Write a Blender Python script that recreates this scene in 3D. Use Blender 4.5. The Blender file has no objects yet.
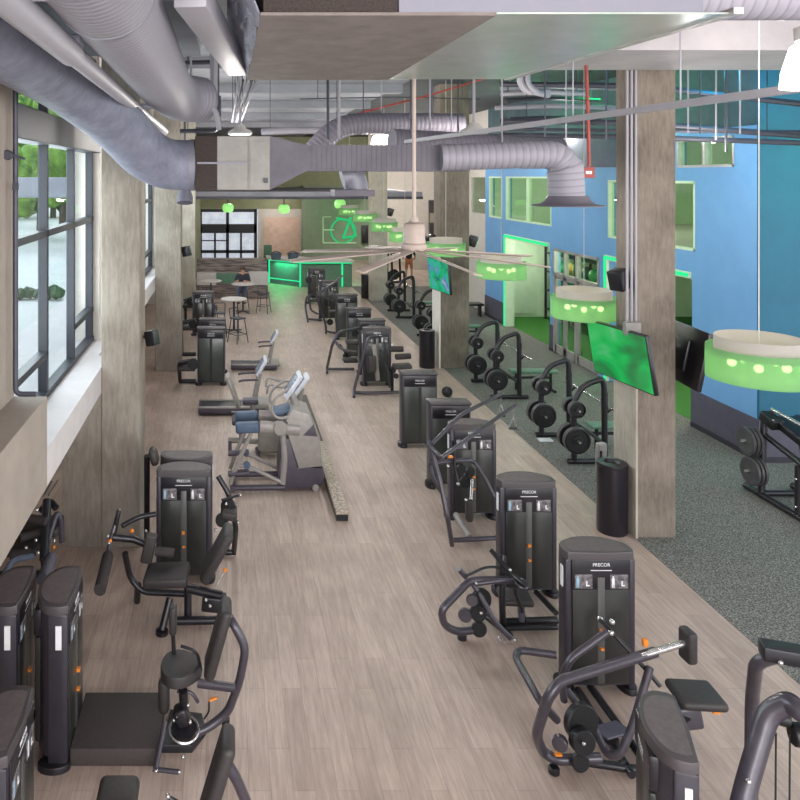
import bpy, bmesh, math, random
from mathutils import Vector, Matrix
random.seed(7)
S = bpy.context.scene
COL = S.collection
PI = math.pi
R = math.radians

# ------------------------------------------------------------------ camera
FP, CX, CY, EYE = 750.0, 227.0, 176.0, 5.0      # focal in px, principal point, eye height
cam = bpy.data.cameras.new('camera'); camo = bpy.data.objects.new('camera', cam); COL.objects.link(camo)
camo.location = (0, 0, EYE); camo.rotation_euler = (R(90), 0, 0)
cam.sensor_width = 36; cam.lens = FP/800*36
cam.shift_x = (400-CX)/800; cam.shift_y = -(400-CY)/800
cam.clip_start = .05; cam.clip_end = 400
S.camera = camo
# ------------------------------------------------------------------ world, exposure
w = bpy.data.worlds.new('world'); S.world = w; w.use_nodes = True
wn = w.node_tree.nodes; wl = w.node_tree.links
wn.clear()
wo = wn.new('ShaderNodeOutputWorld'); wb = wn.new('ShaderNodeBackground')
wtc = wn.new('ShaderNodeTexCoord'); wsep = wn.new('ShaderNodeSeparateXYZ'); wr = wn.new('ShaderNodeValToRGB')
wl.new(wtc.outputs['Generated'], wsep.inputs[0]); wl.new(wsep.outputs['Z'], wr.inputs[0])
wr.color_ramp.elements[0].position = 0.0; wr.color_ramp.elements[0].color = (.95, .95, .95, 1)
wr.color_ramp.elements[1].position = .6; wr.color_ramp.elements[1].color = (.74, .85, 1, 1)
wl.new(wr.outputs[0], wb.inputs[0]); wb.inputs[1].default_value = 3.2
wl.new(wb.outputs[0], wo.inputs[0])
S.view_settings.view_transform = 'Standard'; S.view_settings.look = 'None'
S.view_settings.gamma = 1; S.view_settings.use_curve_mapping = False
S.view_settings.exposure = 0.0
S.cycles.use_denoising = True
S.cycles.max_bounces = 8; S.cycles.transparent_max_bounces = 16
S.cycles.sample_clamp_indirect = 6

def lamp(name, kind, loc, power, color=(1, 1, 1), size=.2, rot=None, size_y=None):
    d = bpy.data.lights.new(name, kind); d.energy = power; d.color = color
    if kind == 'AREA':
        d.size = size
        if size_y: d.shape = 'RECTANGLE'; d.size_y = size_y
    else: d.shadow_soft_size = size
    o = bpy.data.objects.new(name, d); COL.objects.link(o); o.location = loc
    if rot: o.rotation_euler = rot
    return o
GREEN = (.02, 1, .28)
# added fill from behind the viewer, then daylight at the left windows
lamp('frontal_fill_light', 'AREA', (4.0, -4.5, 4.6), 1150, (1, .96, .93), 12, (R(80), 0, 0), 4)
for wy, wlen, wp in ((9.4, 4.4, 160), (16.6, 8.4, 240), (25.5, 8, 240), (35, 9, 300)):
    lamp('window_daylight', 'AREA', (-2.35, wy, 4.2), wp, (.92, .96, 1), wlen, (R(90), 0, R(-90)), 2.6)
# bare points added as general ceiling fill, without fixtures
NEAR_FILL = [(8.2, 4.5), (5.6, 7.4), (8.6, 7.8)]
for x, y in NEAR_FILL: lamp('ceiling_fill_light', 'POINT', (x, y, 6.2), 55, (1, .93, .87), .18)
for x in (.2, 4.3, 7.8):
    for y in (12.5, 17.0, 22.0, 27.0, 31.5):
        lamp('ceiling_fill_light', 'POINT', (x, y, 5.4 if y < 14 else 5.9), 120 if x < 7 else 85, (1, .94, .88), .18)
for x, y in ((.2, 36), (3.6, 35.5), (6.8, 36), (.2, 42), (3.2, 43.5), (6.8, 41)):  # white fill added under the lobby ceiling, no fixtures
    lamp('lobby_fill_light', 'POINT', (x, y, 3.9), 62, (1, .93, .86), .12)
lamp('ceiling_fill_light', 'POINT', (12, 38, 5.5), 160, (1, .92, .86), .2)
lamp('ceiling_fill_light', 'POINT', (9.2, 39.5, 4.8), 520, (1, .92, .86), .2)  # added to brighten the far white wall
lamp('accent_teal_light', 'POINT', (8.3, 12.6, 6.8), 70, (.0, .55, .95), .2)
lamp('accent_teal_light', 'POINT', (10.8, 11.2, 5.4), 110, (.0, .9, .45), .2)
lamp('accent_green_light', 'POINT', (8.2, 16.2, 6.9), 60, GREEN, .2)
lamp('accent_green_light', 'POINT', (8.2, 20.5, 6.9), 40, GREEN, .2)
lamp('accent_green_light', 'POINT', (6.5, 42.6, 3.6), 12, GREEN, .3)

# ------------------------------------------------------------------ pixel helpers (photo pixel + a known height or depth)
def V(px, py, Z=0.0):
    Y = (EYE-Z)*FP/(py-CY); return Vector(((px-CX)*Y/FP, Y, Z))
def P(px, py, Y): return Vector(((px-CX)*Y/FP, Y, EYE-(py-CY)*Y/FP))

# ------------------------------------------------------------------ materials
def M(name, col, rough=.5, metal=0, spec=.5, noise=None, bump=None, emis=None, strength=0, coord='Object', trans=0, coat=0):
    """noise=(scale, second colour, contrast lo, hi) ; bump=(scale, strength)"""
    m = bpy.data.materials.new(name); m.use_nodes = True
    nt = m.node_tree; b = nt.nodes['Principled BSDF']
    b.inputs['Base Color'].default_value = (*col, 1); b.inputs['Roughness'].default_value = rough
    b.inputs['Metallic'].default_value = metal; b.inputs['Specular IOR Level'].default_value = spec
    b.inputs['Transmission Weight'].default_value = trans
    b.inputs['Coat Weight'].default_value = coat
    tc = nt.nodes.new('ShaderNodeTexCoord')
    if noise:
        n = nt.nodes.new('ShaderNodeTexNoise'); n.inputs['Scale'].default_value = noise[0]; n.inputs['Detail'].default_value = 6
        n.inputs['Roughness'].default_value = .65
        nt.links.new(tc.outputs[coord], n.inputs['Vector'])
        r = nt.nodes.new('ShaderNodeValToRGB')
        lo, hi = (noise[2], noise[3]) if len(noise) > 2 else (.35, .65)
        r.color_ramp.elements[0].position = lo; r.color_ramp.elements[0].color = (*noise[1], 1)
        r.color_ramp.elements[1].position = hi; r.color_ramp.elements[1].color = (*col, 1)
        nt.links.new(n.outputs['Fac'], r.inputs[0]); nt.links.new(r.outputs[0], b.inputs['Base Color'])
    if bump:
        n2 = nt.nodes.new('ShaderNodeTexNoise'); n2.inputs['Scale'].default_value = bump[0]; n2.inputs['Detail'].default_value = 4
        nt.links.new(tc.outputs[coord], n2.inputs['Vector'])
        bp = nt.nodes.new('ShaderNodeBump'); bp.inputs['Strength'].default_value = bump[1]; bp.inputs['Distance'].default_value = .01
        nt.links.new(n2.outputs['Fac'], bp.inputs['Height']); nt.links.new(bp.outputs[0], b.inputs['Normal'])
    if emis:
        b.inputs['Emission Color'].default_value = (*emis, 1); b.inputs['Emission Strength'].default_value = strength
    return m
def lin(r, g, b):
    f = lambda c: (c/255/12.92) if c/255 <= .04045 else ((c/255+.055)/1.055)**2.4
    return (f(r), f(g), f(b))

def wood_floor():
    m = bpy.data.materials.new('wood_plank_floor'); m.use_nodes = True; nt = m.node_tree; N = nt.nodes; L = nt.links
    b = N['Principled BSDF']; tc = N.new('ShaderNodeTexCoord')
    mp = N.new('ShaderNodeMapping'); mp.inputs['Rotation'].default_value = (0, 0, R(90))
    L.new(tc.outputs['Object'], mp.inputs['Vector'])
    br = N.new('ShaderNodeTexBrick'); L.new(mp.outputs[0], br.inputs['Vector'])
    br.offset = .37; br.inputs['Scale'].default_value = 1; br.inputs['Brick Width'].default_value = 1.22
    br.inputs['Row Height'].default_value = .18; br.inputs['Mortar Size'].default_value = .0016; br.inputs['Bias'].default_value = 0
    br.inputs['Color1'].default_value = (*lin(190, 170, 158), 1); br.inputs['Color2'].default_value = (*lin(175, 155, 143), 1)
    br.inputs['Mortar'].default_value = (*lin(138, 124, 112), 1)
    ms = N.new('ShaderNodeMapping'); ms.inputs['Scale'].default_value = (16, 1.3, 1); L.new(tc.outputs['Object'], ms.inputs['Vector'])
    n = N.new('ShaderNodeTexNoise'); n.inputs['Scale'].default_value = 1.6; n.inputs['Detail'].default_value = 8; n.inputs['Roughness'].default_value = .7
    L.new(ms.outputs[0], n.inputs['Vector'])
    r = N.new('ShaderNodeValToRGB'); r.color_ramp.elements[0].position = .32; r.color_ramp.elements[0].color = (.74, .72, .71, 1)
    r.color_ramp.elements[1].position = .66; r.color_ramp.elements[1].color = (1.08, 1.07, 1.07, 1); L.new(n.outputs['Fac'], r.inputs[0])
    n2 = N.new('ShaderNodeTexNoise'); n2.inputs['Scale'].default_value = 1.1; n2.inputs['Detail'].default_value = 3; L.new(tc.outputs['Object'], n2.inputs['Vector'])
    r2 = N.new('ShaderNodeValToRGB'); r2.color_ramp.elements[0].position = .3; r2.color_ramp.elements[0].color = (.86, .86, .86, 1)
    r2.color_ramp.elements[1].position = .7; r2.color_ramp.elements[1].color = (1.08, 1.08, 1.08, 1); L.new(n2.outputs['Fac'], r2.inputs[0])
    x = N.new('ShaderNodeMix'); x.data_type = 'RGBA'; x.blend_type = 'MULTIPLY'; x.inputs[0].default_value = 1
    L.new(br.outputs['Color'], x.inputs[6]); L.new(r.outputs[0], x.inputs[7])
    x2 = N.new('ShaderNodeMix'); x2.data_type = 'RGBA'; x2.blend_type = 'MULTIPLY'; x2.inputs[0].default_value = 1
    L.new(x.outputs[2], x2.inputs[6]); L.new(r2.outputs[0], x2.inputs[7])
    L.new(x2.outputs[2], b.inputs['Base Color']); b.inputs['Roughness'].default_value = .42
    return m
def spiral_metal(name, col, pitch):
    m = bpy.data.materials.new(name); m.use_nodes = True; nt = m.node_tree; N = nt.nodes; L = nt.links
    b = N['Principled BSDF']; uv = N.new('ShaderNodeUVMap')
    mp = N.new('ShaderNodeMapping'); L.new(uv.outputs[0], mp.inputs[0])
    wv = N.new('ShaderNodeTexWave'); wv.bands_direction = 'Y'; wv.inputs['Scale'].default_value = 1/pitch*.314; L.new(mp.outputs[0], wv.inputs['Vector'])
    r = N.new('ShaderNodeValToRGB'); r.color_ramp.elements[0].position = 0; r.color_ramp.elements[0].color = (*[c*.75 for c in col], 1)
    r.color_ramp.elements[1].position = .22; r.color_ramp.elements[1].color = (*col, 1)
    L.new(wv.outputs['Fac'], r.inputs[0]); L.new(r.outputs[0], b.inputs['Base Color'])
    bp = N.new('ShaderNodeBump'); bp.inputs['Strength'].default_value = .5; bp.inputs['Distance'].default_value = .01
    L.new(wv.outputs['Fac'], bp.inputs['Height']); L.new(bp.outputs[0], b.inputs['Normal'])
    b.inputs['Roughness'].default_value = .6; b.inputs['Metallic'].default_value = .1
    return m
def stripes(name, c1, c2, scale, axis='Z', rough=.6):
    m = bpy.data.materials.new(name); m.use_nodes = True; nt = m.node_tree; N = nt.nodes; L = nt.links
    b = N['Principled BSDF']; tc = N.new('ShaderNodeTexCoord'); mp = N.new('ShaderNodeMapping')
    mp.inputs['Scale'].default_value = {'Z': (.6, 1, 8), 'X': (8, 1, 1)}[axis]
    L.new(tc.outputs['Object'], mp.inputs[0]); n = N.new('ShaderNodeTexNoise'); n.inputs['Scale'].default_value = scale
    L.new(mp.outputs[0], n.inputs['Vector']); r = N.new('ShaderNodeValToRGB')
    r.color_ramp.elements[0].position = .4; r.color_ramp.elements[0].color = (*c1, 1)
    r.color_ramp.elements[1].position = .6; r.color_ramp.elements[1].color = (*c2, 1)
    L.new(n.outputs['Fac'], r.inputs[0]); L.new(r.outputs[0], b.inputs['Base Color']); b.inputs['Roughness'].default_value = rough
    return m
def glow(name, col, s):
    m = bpy.data.materials.new(name); m.use_nodes = True; nt = m.node_tree; nt.nodes.clear()
    o = nt.nodes.new('ShaderNodeOutputMaterial'); e = nt.nodes.new('ShaderNodeEmission')
    e.inputs[0].default_value = (*col, 1); e.inputs[1].default_value = s; nt.links.new(e.outputs[0], o.inputs[0]); return m
def shade_mat(name, col, thru, em=0):
    m = bpy.data.materials.new(name); m.use_nodes = True; nt = m.node_tree; N = nt.nodes; L = nt.links; N.clear()
    o = N.new('ShaderNodeOutputMaterial'); d = N.new('ShaderNodeBsdfDiffuse'); t = N.new('ShaderNodeBsdfTranslucent'); tr = N.new('ShaderNodeBsdfTransparent')
    for n in (d, t): n.inputs[0].default_value = (*col, 1)
    tr.inputs[0].default_value = (*[min(1, c*.8+.45) for c in col], 1)
    a = N.new('ShaderNodeMixShader'); a.inputs[0].default_value = .6; L.new(d.outputs[0], a.inputs[1]); L.new(t.outputs[0], a.inputs[2])
    c = N.new('ShaderNodeMixShader'); c.inputs[0].default_value = thru; L.new(a.outputs[0], c.inputs[1]); L.new(tr.outputs[0], c.inputs[2])
    last = c
    if em:
        e = N.new('ShaderNodeEmission'); e.inputs[0].default_value = (*col, 1); e.inputs[1].default_value = em
        ad = N.new('ShaderNodeAddShader'); L.new(c.outputs[0], ad.inputs[0]); L.new(e.outputs[0], ad.inputs[1]); last = ad
    L.new(last.outputs[0], o.inputs[0]); return m
def glass_mat(name, tint, refl=.08):
    m = bpy.data.materials.new(name); m.use_nodes = True; nt = m.node_tree; N = nt.nodes; L = nt.links; N.clear()
    o = N.new('ShaderNodeOutputMaterial'); tr = N.new('ShaderNodeBsdfTransparent'); g = N.new('ShaderNodeBsdfGlossy')
    tr.inputs[0].default_value = (*tint, 1); g.inputs['Roughness'].default_value = .03
    mx = N.new('ShaderNodeMixShader'); mx.inputs[0].default_value = refl
    L.new(tr.outputs[0], mx.inputs[1]); L.new(g.outputs[0], mx.inputs[2]); L.new(mx.outputs[0], o.inputs[0]); return m
def screen_mat(name, cols, scale, s):
    m = bpy.data.materials.new(name); m.use_nodes = True; nt = m.node_tree; N = nt.nodes; L = nt.links
    b = N['Principled BSDF']; b.inputs['Base Color'].default_value = (.01, .01, .01, 1); b.inputs['Roughness'].default_value = .15
    tc = N.new('ShaderNodeTexCoord'); n = N.new('ShaderNodeTexNoise'); n.inputs['Scale'].default_value = scale; n.inputs['Distortion'].default_value = .7; n.inputs['Detail'].default_value = 2
    L.new(tc.outputs['Generated'], n.inputs['Vector']); r = N.new('ShaderNodeValToRGB'); r.color_ramp.elements.remove(r.color_ramp.elements[1])
    r.color_ramp.elements[0].position = .3; r.color_ramp.elements[0].color = (*cols[0], 1)
    for i, c in enumerate(cols[1:]):
        e = r.color_ramp.elements.new(.42+.1*i); e.color = (*c, 1)
    L.new(n.outputs['Fac'], r.inputs[0]); L.new(r.outputs[0], b.inputs['Emission Color']); b.inputs['Emission Strength'].default_value = s
    return m

def concrete(name, c1, c2):
    m = bpy.data.materials.new(name); m.use_nodes = True; nt = m.node_tree; N = nt.nodes; L = nt.links; b = N['Principled BSDF']
    tc = N.new('ShaderNodeTexCoord'); mp = N.new('ShaderNodeMapping'); mp.inputs['Scale'].default_value = (14, 14, 2.2); L.new(tc.outputs['Object'], mp.inputs[0])
    n = N.new('ShaderNodeTexNoise'); n.inputs['Scale'].default_value = 1.6; n.inputs['Detail'].default_value = 9; n.inputs['Roughness'].default_value = .75; L.new(mp.outputs[0], n.inputs[0])
    n2 = N.new('ShaderNodeTexNoise'); n2.inputs['Scale'].default_value = 1.3; n2.inputs['Detail'].default_value = 3; L.new(tc.outputs['Object'], n2.inputs[0])
    a = N.new('ShaderNodeMath'); a.operation = 'MULTIPLY_ADD'; a.inputs[1].default_value = .5; L.new(n2.outputs['Fac'], a.inputs[0])
    h = N.new('ShaderNodeMath'); h.operation = 'MULTIPLY'; h.inputs[1].default_value = .5; L.new(n.outputs['Fac'], h.inputs[0]); L.new(h.outputs[0], a.inputs[2])
    r = N.new('ShaderNodeValToRGB'); r.color_ramp.elements[0].position = .38; r.color_ramp.elements[0].color = (*c2, 1)
    r.color_ramp.elements[1].position = .6; r.color_ramp.elements[1].color = (*c1, 1); L.new(a.outputs[0], r.inputs[0]); L.new(r.outputs[0], b.inputs['Base Color'])
    bp = N.new('ShaderNodeBump'); bp.inputs['Strength'].default_value = .4; bp.inputs['Distance'].default_value = .01; L.new(n.outputs['Fac'], bp.inputs['Height']); L.new(bp.outputs[0], b.inputs['Normal'])
    b.inputs['Roughness'].default_value = .85; return m
m_floor = wood_floor()
m_rubber = M('speckled_rubber', lin(150, 147, 140), .85, noise=(55, lin(64, 64, 62), .44, .62), bump=(90, .3))
m_turf = M('green_turf', lin(60, 128, 40), .9, noise=(90, lin(40, 92, 28)), bump=(200, .6))
m_conc = concrete('board_marked_concrete', lin(146, 138, 128), lin(112, 103, 93))
m_conc_r = concrete('brown_grey_concrete', lin(130, 119, 108), lin(94, 84, 75))
m_conc_pale = concrete('pale_concrete', lin(176, 168, 156), lin(142, 134, 122))
m_ceil = M('painted_slab', lin(138, 138, 146), .8, noise=(.8, lin(118, 120, 128)), bump=(6, .2))
m_deck = M('dark_ceiling_deck', lin(62, 66, 70), .85, noise=(2, lin(46, 50, 54)), bump=(6, .3))
m_ceil_pale = M('painted_beam', lin(172, 166, 168), .75, noise=(1.2, lin(156, 151, 154)), bump=(5, .2))
m_plaster = M('warm_grey_plaster', lin(158, 146, 136), .8, noise=(3, lin(146, 135, 126)), bump=(30, .1))
m_white = M('white_paint', lin(214, 206, 198), .7, noise=(4, lin(204, 196, 190)), bump=(30, .08))
m_sill = M('sill_paint', lin(206, 198, 198), .6, noise=(4, lin(196, 190, 190)))
m_blue = M('blue_wall_paint', lin(108, 160, 208), .65, noise=(1.5, lin(102, 154, 203)), bump=(40, .06))
m_teal = M('teal_wall_paint', lin(20, 92, 120), .65, noise=(1.5, lin(17, 86, 114)), bump=(40, .06))
m_dado = M('charcoal_dado', lin(82, 80, 94), .6, noise=(5, lin(74, 72, 86)))
m_base = M('dark_baseboard', lin(50, 48, 58), .5, noise=(5, lin(44, 42, 52)))
m_olive = M('olive_wall', lin(152, 154, 122), .75, noise=(3, lin(142, 144, 112)))
m_sage = M('sage_wall', lin(140, 152, 130), .75, noise=(3, lin(132, 144, 122)))
m_frame = M('dark_window_frame', lin(48, 50, 58), .5, .1, noise=(8, lin(42, 44, 52)))
m_alu = M('pale_aluminium', lin(190, 186, 184), .4, .5, noise=(10, lin(176, 172, 170)))
m_glass = glass_mat('window_glass', (.93, .97, .96), .06)
m_glass_g = glass_mat('tinted_glass', (.86, .95, .86), .10)
m_duct_wrap = M('wrapped_duct', lin(128, 130, 146), .6, .1, noise=(5, lin(100, 102, 118), .3, .7), bump=(14, .8))
m_duct_g = M('galvanised_duct', lin(122, 119, 130), .5, .2, noise=(6, lin(118, 118, 130)), bump=(20, .1))
m_duct_dark = M('dark_duct_steel', lin(96, 91, 101), .6, .1, noise=(4, lin(84, 80, 90)), bump=(20, .1))
m_spiral = spiral_metal('spiral_duct', lin(140, 136, 146), .075)
m_spiral_d = spiral_metal('dark_spiral_duct', lin(112, 107, 118), .075)
m_box = M('unit_casing', lin(134, 130, 126), .5, .2, noise=(5, lin(120, 117, 114)))
m_box_dark = M('dark_grille', lin(60, 48, 44), .8, noise=(60, lin(36, 28, 26)), bump=(80, .5))
m_brown = M('duct_liner_board', lin(122, 112, 108), .8, noise=(4, lin(106, 96, 92)), bump=(20, .3))
m_polish = M('brushed_panel', lin(190, 192, 188), .28, .55, noise=(3, lin(170, 178, 170)))
m_pipe = M('painted_pipe', lin(146, 142, 150), .5, .1, noise=(6, lin(150, 147, 154)))
m_pipe_d = M('dark_conduit', lin(70, 70, 80), .5, .3, noise=(6, lin(58, 58, 68)))
m_red = M('red_pipe', lin(160, 58, 52), .5, noise=(10, lin(130, 46, 42)))
m_foil = M('crumpled_wrap', lin(176, 178, 194), .6, .05, noise=(9, lin(120, 122, 138)), bump=(9, 1))
m_black = M('black_powder_coat', lin(34, 32, 37), .38, .2, noise=(12, lin(28, 26, 31)), coat=.1)
m_char = M('charcoal_powder_coat', lin(76, 71, 80), .34, .3, noise=(12, lin(66, 62, 70)), coat=.2)
m_shell = M('tower_shell_plastic', lin(50, 46, 55), .36, noise=(10, lin(42, 39, 47)))
m_mat = M('platform_rubber', lin(66, 58, 56), .7, noise=(40, lin(56, 49, 48)))
m_cap = M('cap_plastic', lin(66, 60, 63), .5, noise=(14, lin(64, 58, 60)))
m_capin = M('cap_inset', lin(96, 86, 87), .6, noise=(20, lin(84, 75, 76)))
m_smoke = M('smoked_panel', lin(42, 43, 41), .28, noise=(3, lin(34, 35, 34)), coat=.1)
m_slot = M('guide_slot', lin(80, 80, 78), .35, .2, noise=(6, lin(86, 86, 84)))
m_head = M('header_panel', lin(30, 27, 34), .3, noise=(5, lin(25, 22, 28)))
m_pad = M('black_upholstery', lin(52, 47, 47), .55, noise=(30, lin(43, 39, 39)), bump=(120, .15))
m_foam = M('foam_roller', lin(58, 50, 50), .8, noise=(40, lin(48, 42, 42)), bump=(150, .4))
m_orange = M('orange_plastic', lin(228, 134, 40), .45, noise=(10, lin(212, 120, 32)))
m_silver = M('bright_steel', lin(205, 202, 200), .25, .8, noise=(12, lin(185, 182, 180)))
m_placard = M('placard_print', lin(118, 113, 115), .4, noise=(28, lin(66, 62, 67), .4, .6), coord='Object')
m_wht = M('white_print', lin(225, 225, 228), .5, noise=(10, lin(212, 212, 216)))
m_lblue = M('light_blue_print', lin(150, 185, 205), .5, noise=(10, lin(136, 172, 192)))
m_plate = M('black_iron_plate', lin(28, 28, 30), .45, .2, noise=(15, lin(22, 22, 24)))
m_plate_rim = M('plate_rim', lin(78, 76, 78), .5, .2, noise=(15, lin(66, 64, 66)))
m_elgrey = M('silver_grey_shell', lin(150, 144, 140), .45, .15, noise=(12, lin(138, 132, 128)))
m_eldark = M('plum_charcoal_shell', lin(74, 66, 78), .45, noise=(10, lin(64, 57, 68)))
m_elblue = M('slate_blue_grip', lin(74, 92, 116), .5, noise=(10, lin(64, 82, 104)))
m_elwhite = M('console_white', lin(205, 205, 212), .4, noise=(10, lin(190, 190, 198)))
m_consl = M('console_face', lin(90, 98, 112), .25, noise=(40, lin(160, 165, 175), .45, .55))
m_marble = M('mottled_stone', lin(190, 176, 160), .6, noise=(26, lin(120, 106, 94), .38, .6))
m_darkrail = M('dark_rail_top', lin(84, 76, 72), .6, noise=(14, lin(70, 62, 58)))
m_planks = stripes('weathered_plank', lin(72, 62, 62), lin(132, 118, 112), 3)
m_panelw = M('pale_panel', lin(190, 184, 180), .6, noise=(6, lin(178, 172, 168)))
m_seat_g = M('green_vinyl', lin(92, 128, 106), .5, noise=(8, lin(80, 116, 94)))
m_table = M('table_laminate', lin(186, 178, 172), .45, noise=(10, lin(172, 164, 158)))
m_counter = M('counter_grey', lin(110, 108, 122), .5, noise=(6, lin(100, 98, 112)))
m_led = glow('green_led', (.03, .80, .30), 1.15)
m_ledw = glow('green_led_strip', (.03, .85, .34), 1.1)
m_bulb = glow('lamp_bulb', (1, .93, .55), 14)
m_bell = M('lit_bell', (1, .95, .88), .4, noise=(6, (.95, .9, .84)), emis=(1, .93, .86), strength=3.0)
m_disc = M('lamp_disc', lin(205, 200, 196), .4, noise=(6, lin(190, 186, 182)))
m_shade = shade_mat('green_drum_fabric', (.30, .55, .28), .34, .09)
m_shade_w = shade_mat('white_drum_fabric', (.58, .54, .54), .02)
m_ggl = M('green_globe', (.25, .8, .2), .4, noise=(5, (.5, .9, .3)), emis=(.35, .9, .25), strength=.7)
m_tv = screen_mat('green_screen', [(.02, .14, .04), (.01, .26, .06), (.0, .42, .08), (.01, .5, .1), (.1, .5, .2)], 1.5, .85)
m_tv2 = screen_mat('teal_screen', [(.01, .12, .2), (.0, .45, .15), (.02, .5, .35), (.1, .2, .5), (.4, .5, .6)], 2.6, .8)
m_fan = M('fan_white', lin(176, 160, 150), .5, noise=(5, lin(166, 150, 141)))
m_skin = M('skin', lin(186, 140, 118), .6, noise=(20, lin(176, 130, 108)))
m_cloth_d = M('dark_cloth', lin(40, 42, 52), .8, noise=(20, lin(32, 34, 42)))
m_cloth_o = M('tan_shorts_cloth', lin(190, 120, 90), .8, noise=(20, lin(172, 106, 78)))
m_jean = M('blue_grey_cloth', lin(96, 104, 124), .8, noise=(20, lin(84, 92, 112)))
m_hair = M('brown_hair', lin(74, 52, 42), .7, noise=(60, lin(58, 40, 32)))
m_leaf = M('tree_leaves', lin(122, 160, 66), .8, noise=(2.2, lin(62, 96, 38)), bump=(10, .5))
m_hedge = M('hedge_leaves', lin(70, 92, 62), .8, noise=(6, lin(40, 60, 40)))
m_pave = M('pale_paving', lin(186, 188, 184), .8, noise=(1.5, lin(198, 198, 196)))
m_bark = M('bark', lin(96, 84, 74), .9, noise=(12, lin(76, 66, 58)))
m_bldg = M('far_building', lin(150, 150, 158), .8, noise=(.6, lin(132, 132, 142)))
m_ball_g = M('green_ball', lin(40, 150, 80), .4, noise=(4, lin(30, 130, 66)))
m_ball_o = M('ochre_ball', lin(184, 140, 60), .4, noise=(4, lin(160, 118, 48)))
m_ball_d = M('dark_ball', lin(52, 56, 60), .4, noise=(4, lin(44, 48, 52)))
m_poster = M('pale_green_board', lin(206, 226, 196), .6, noise=(4, lin(196, 218, 186)))
m_pink = M('pinkish_wall', lin(236, 205, 190), .7, noise=(3, lin(218, 182, 164)))

# ------------------------------------------------------------------ mesh helpers
def mesh_of(bm, name, mats, smooth=True):
    bmesh.ops.recalc_face_normals(bm, faces=bm.faces)
    me = bpy.data.meshes.new(name); bm.to_mesh(me); bm.free()
    for m in (mats if isinstance(mats, (list, tuple)) else [mats]): me.materials.append(m)
    if smooth and me.polygons:
        me.polygons.foreach_set('use_smooth', [True]*len(me.polygons))
        try: me.set_sharp_from_angle(angle=R(38))
        except Exception: pass
    return me
def obj(name, bm, mat, parent=None, world=False, smooth=True):
    """links bm as one mesh; world=True means the verts are in world space and get moved into the parent's space"""
    if world and parent is not None: bmesh.ops.transform(bm, matrix=MW(parent).inverted(), verts=bm.verts)
    o = bpy.data.objects.new(name, mesh_of(bm, name, mat, smooth)); COL.objects.link(o)
    if parent is not None: o.parent = parent
    return o
def MW(o):
    m = Matrix.Translation(o.location) @ o.rotation_euler.to_matrix().to_4x4()
    return (MW(o.parent) @ m) if o.parent else m
def thing(name, label, cat, loc=(0, 0, 0), rz=0, group=None):
    o = bpy.data.objects.new(name, None); COL.objects.link(o); o.empty_display_size = .2
    o.location = loc; o.rotation_euler = (0, 0, rz); o['label'] = label; o['category'] = cat
    if group: o['group'] = group
    return o
def tag(o, label, cat, group=None, kind=None):
    o['label'] = label; o['category'] = cat
    if group: o['group'] = group
    if kind: o['kind'] = kind
    return o
def struct(name, bm, mat, label=None, smooth=False):
    o = obj(name, bm, mat, smooth=smooth); o['kind'] = 'structure'
    if label: o['label'] = label
    return o
def copy_tree(o, parent=None, loc=None, rz=None, label=None):
    c = o.copy(); COL.objects.link(c)
    if parent is not None: c.parent = parent
    if loc is not None: c.location = loc
    if rz is not None: c.rotation_euler = (0, 0, rz)
    if label: c['label'] = label
    for ch in list(o.children): copy_tree(ch, c)
    return c
def B(): return bmesh.new()
def box(bm, lo, hi, bev=0, mat=None, seg=2):
    lo = Vector(lo); hi = Vector(hi); c = (lo+hi)/2; s = hi-lo
    r = bmesh.ops.create_cube(bm, size=1); vs = r['verts']
    bmesh.ops.scale(bm, vec=s, verts=vs)
    if bev:
        es = list({e for v in vs for e in v.link_edges})
        rb = bmesh.ops.bevel(bm, geom=es, offset=min(bev, min(s)*.49), segments=seg, profile=.5, affect='EDGES')
        vs = list(set(rb['verts']) | {v for v in vs if v.is_valid})
    if mat is not None: bmesh.ops.transform(bm, matrix=mat, verts=vs)
    bmesh.ops.translate(bm, vec=c, verts=vs)
    return vs
def obox(bm, c, s, ex=None, ez=None, bev=0, seg=2):
    """oriented box: centre, size, local x axis, local z axis"""
    ex = Vector(ex or (1, 0, 0)).normalized(); ez = Vector(ez or (0, 0, 1))
    ey = ez.cross(ex).normalized(); ez = ex.cross(ey).normalized()
    m = Matrix((ex, ey, ez)).transposed().to_4x4()
    s = Vector(s)
    return box(bm, Vector(c)-s/2, Vector(c)+s/2, bev, m, seg)
def fillet(pts, rad, n=5):
    pts = [Vector(p) for p in pts]
    if len(pts) < 3 or rad <= 0: return pts
    out = [pts[0]]
    for i in range(1, len(pts)-1):
        a, b, c = pts[i-1], pts[i], pts[i+1]
        d1 = a-b; d2 = c-b; l = min(rad, d1.length*.48, d2.length*.48)
        if l < 1e-5: out.append(b); continue
        p0 = b+d1.normalized()*l; p2 = b+d2.normalized()*l
        for k in range(n+1):
            t = k/n; out.append(p0*(1-t)**2 + b*2*t*(1-t) + p2*t*t)
    out.append(pts[-1]); return out
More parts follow.
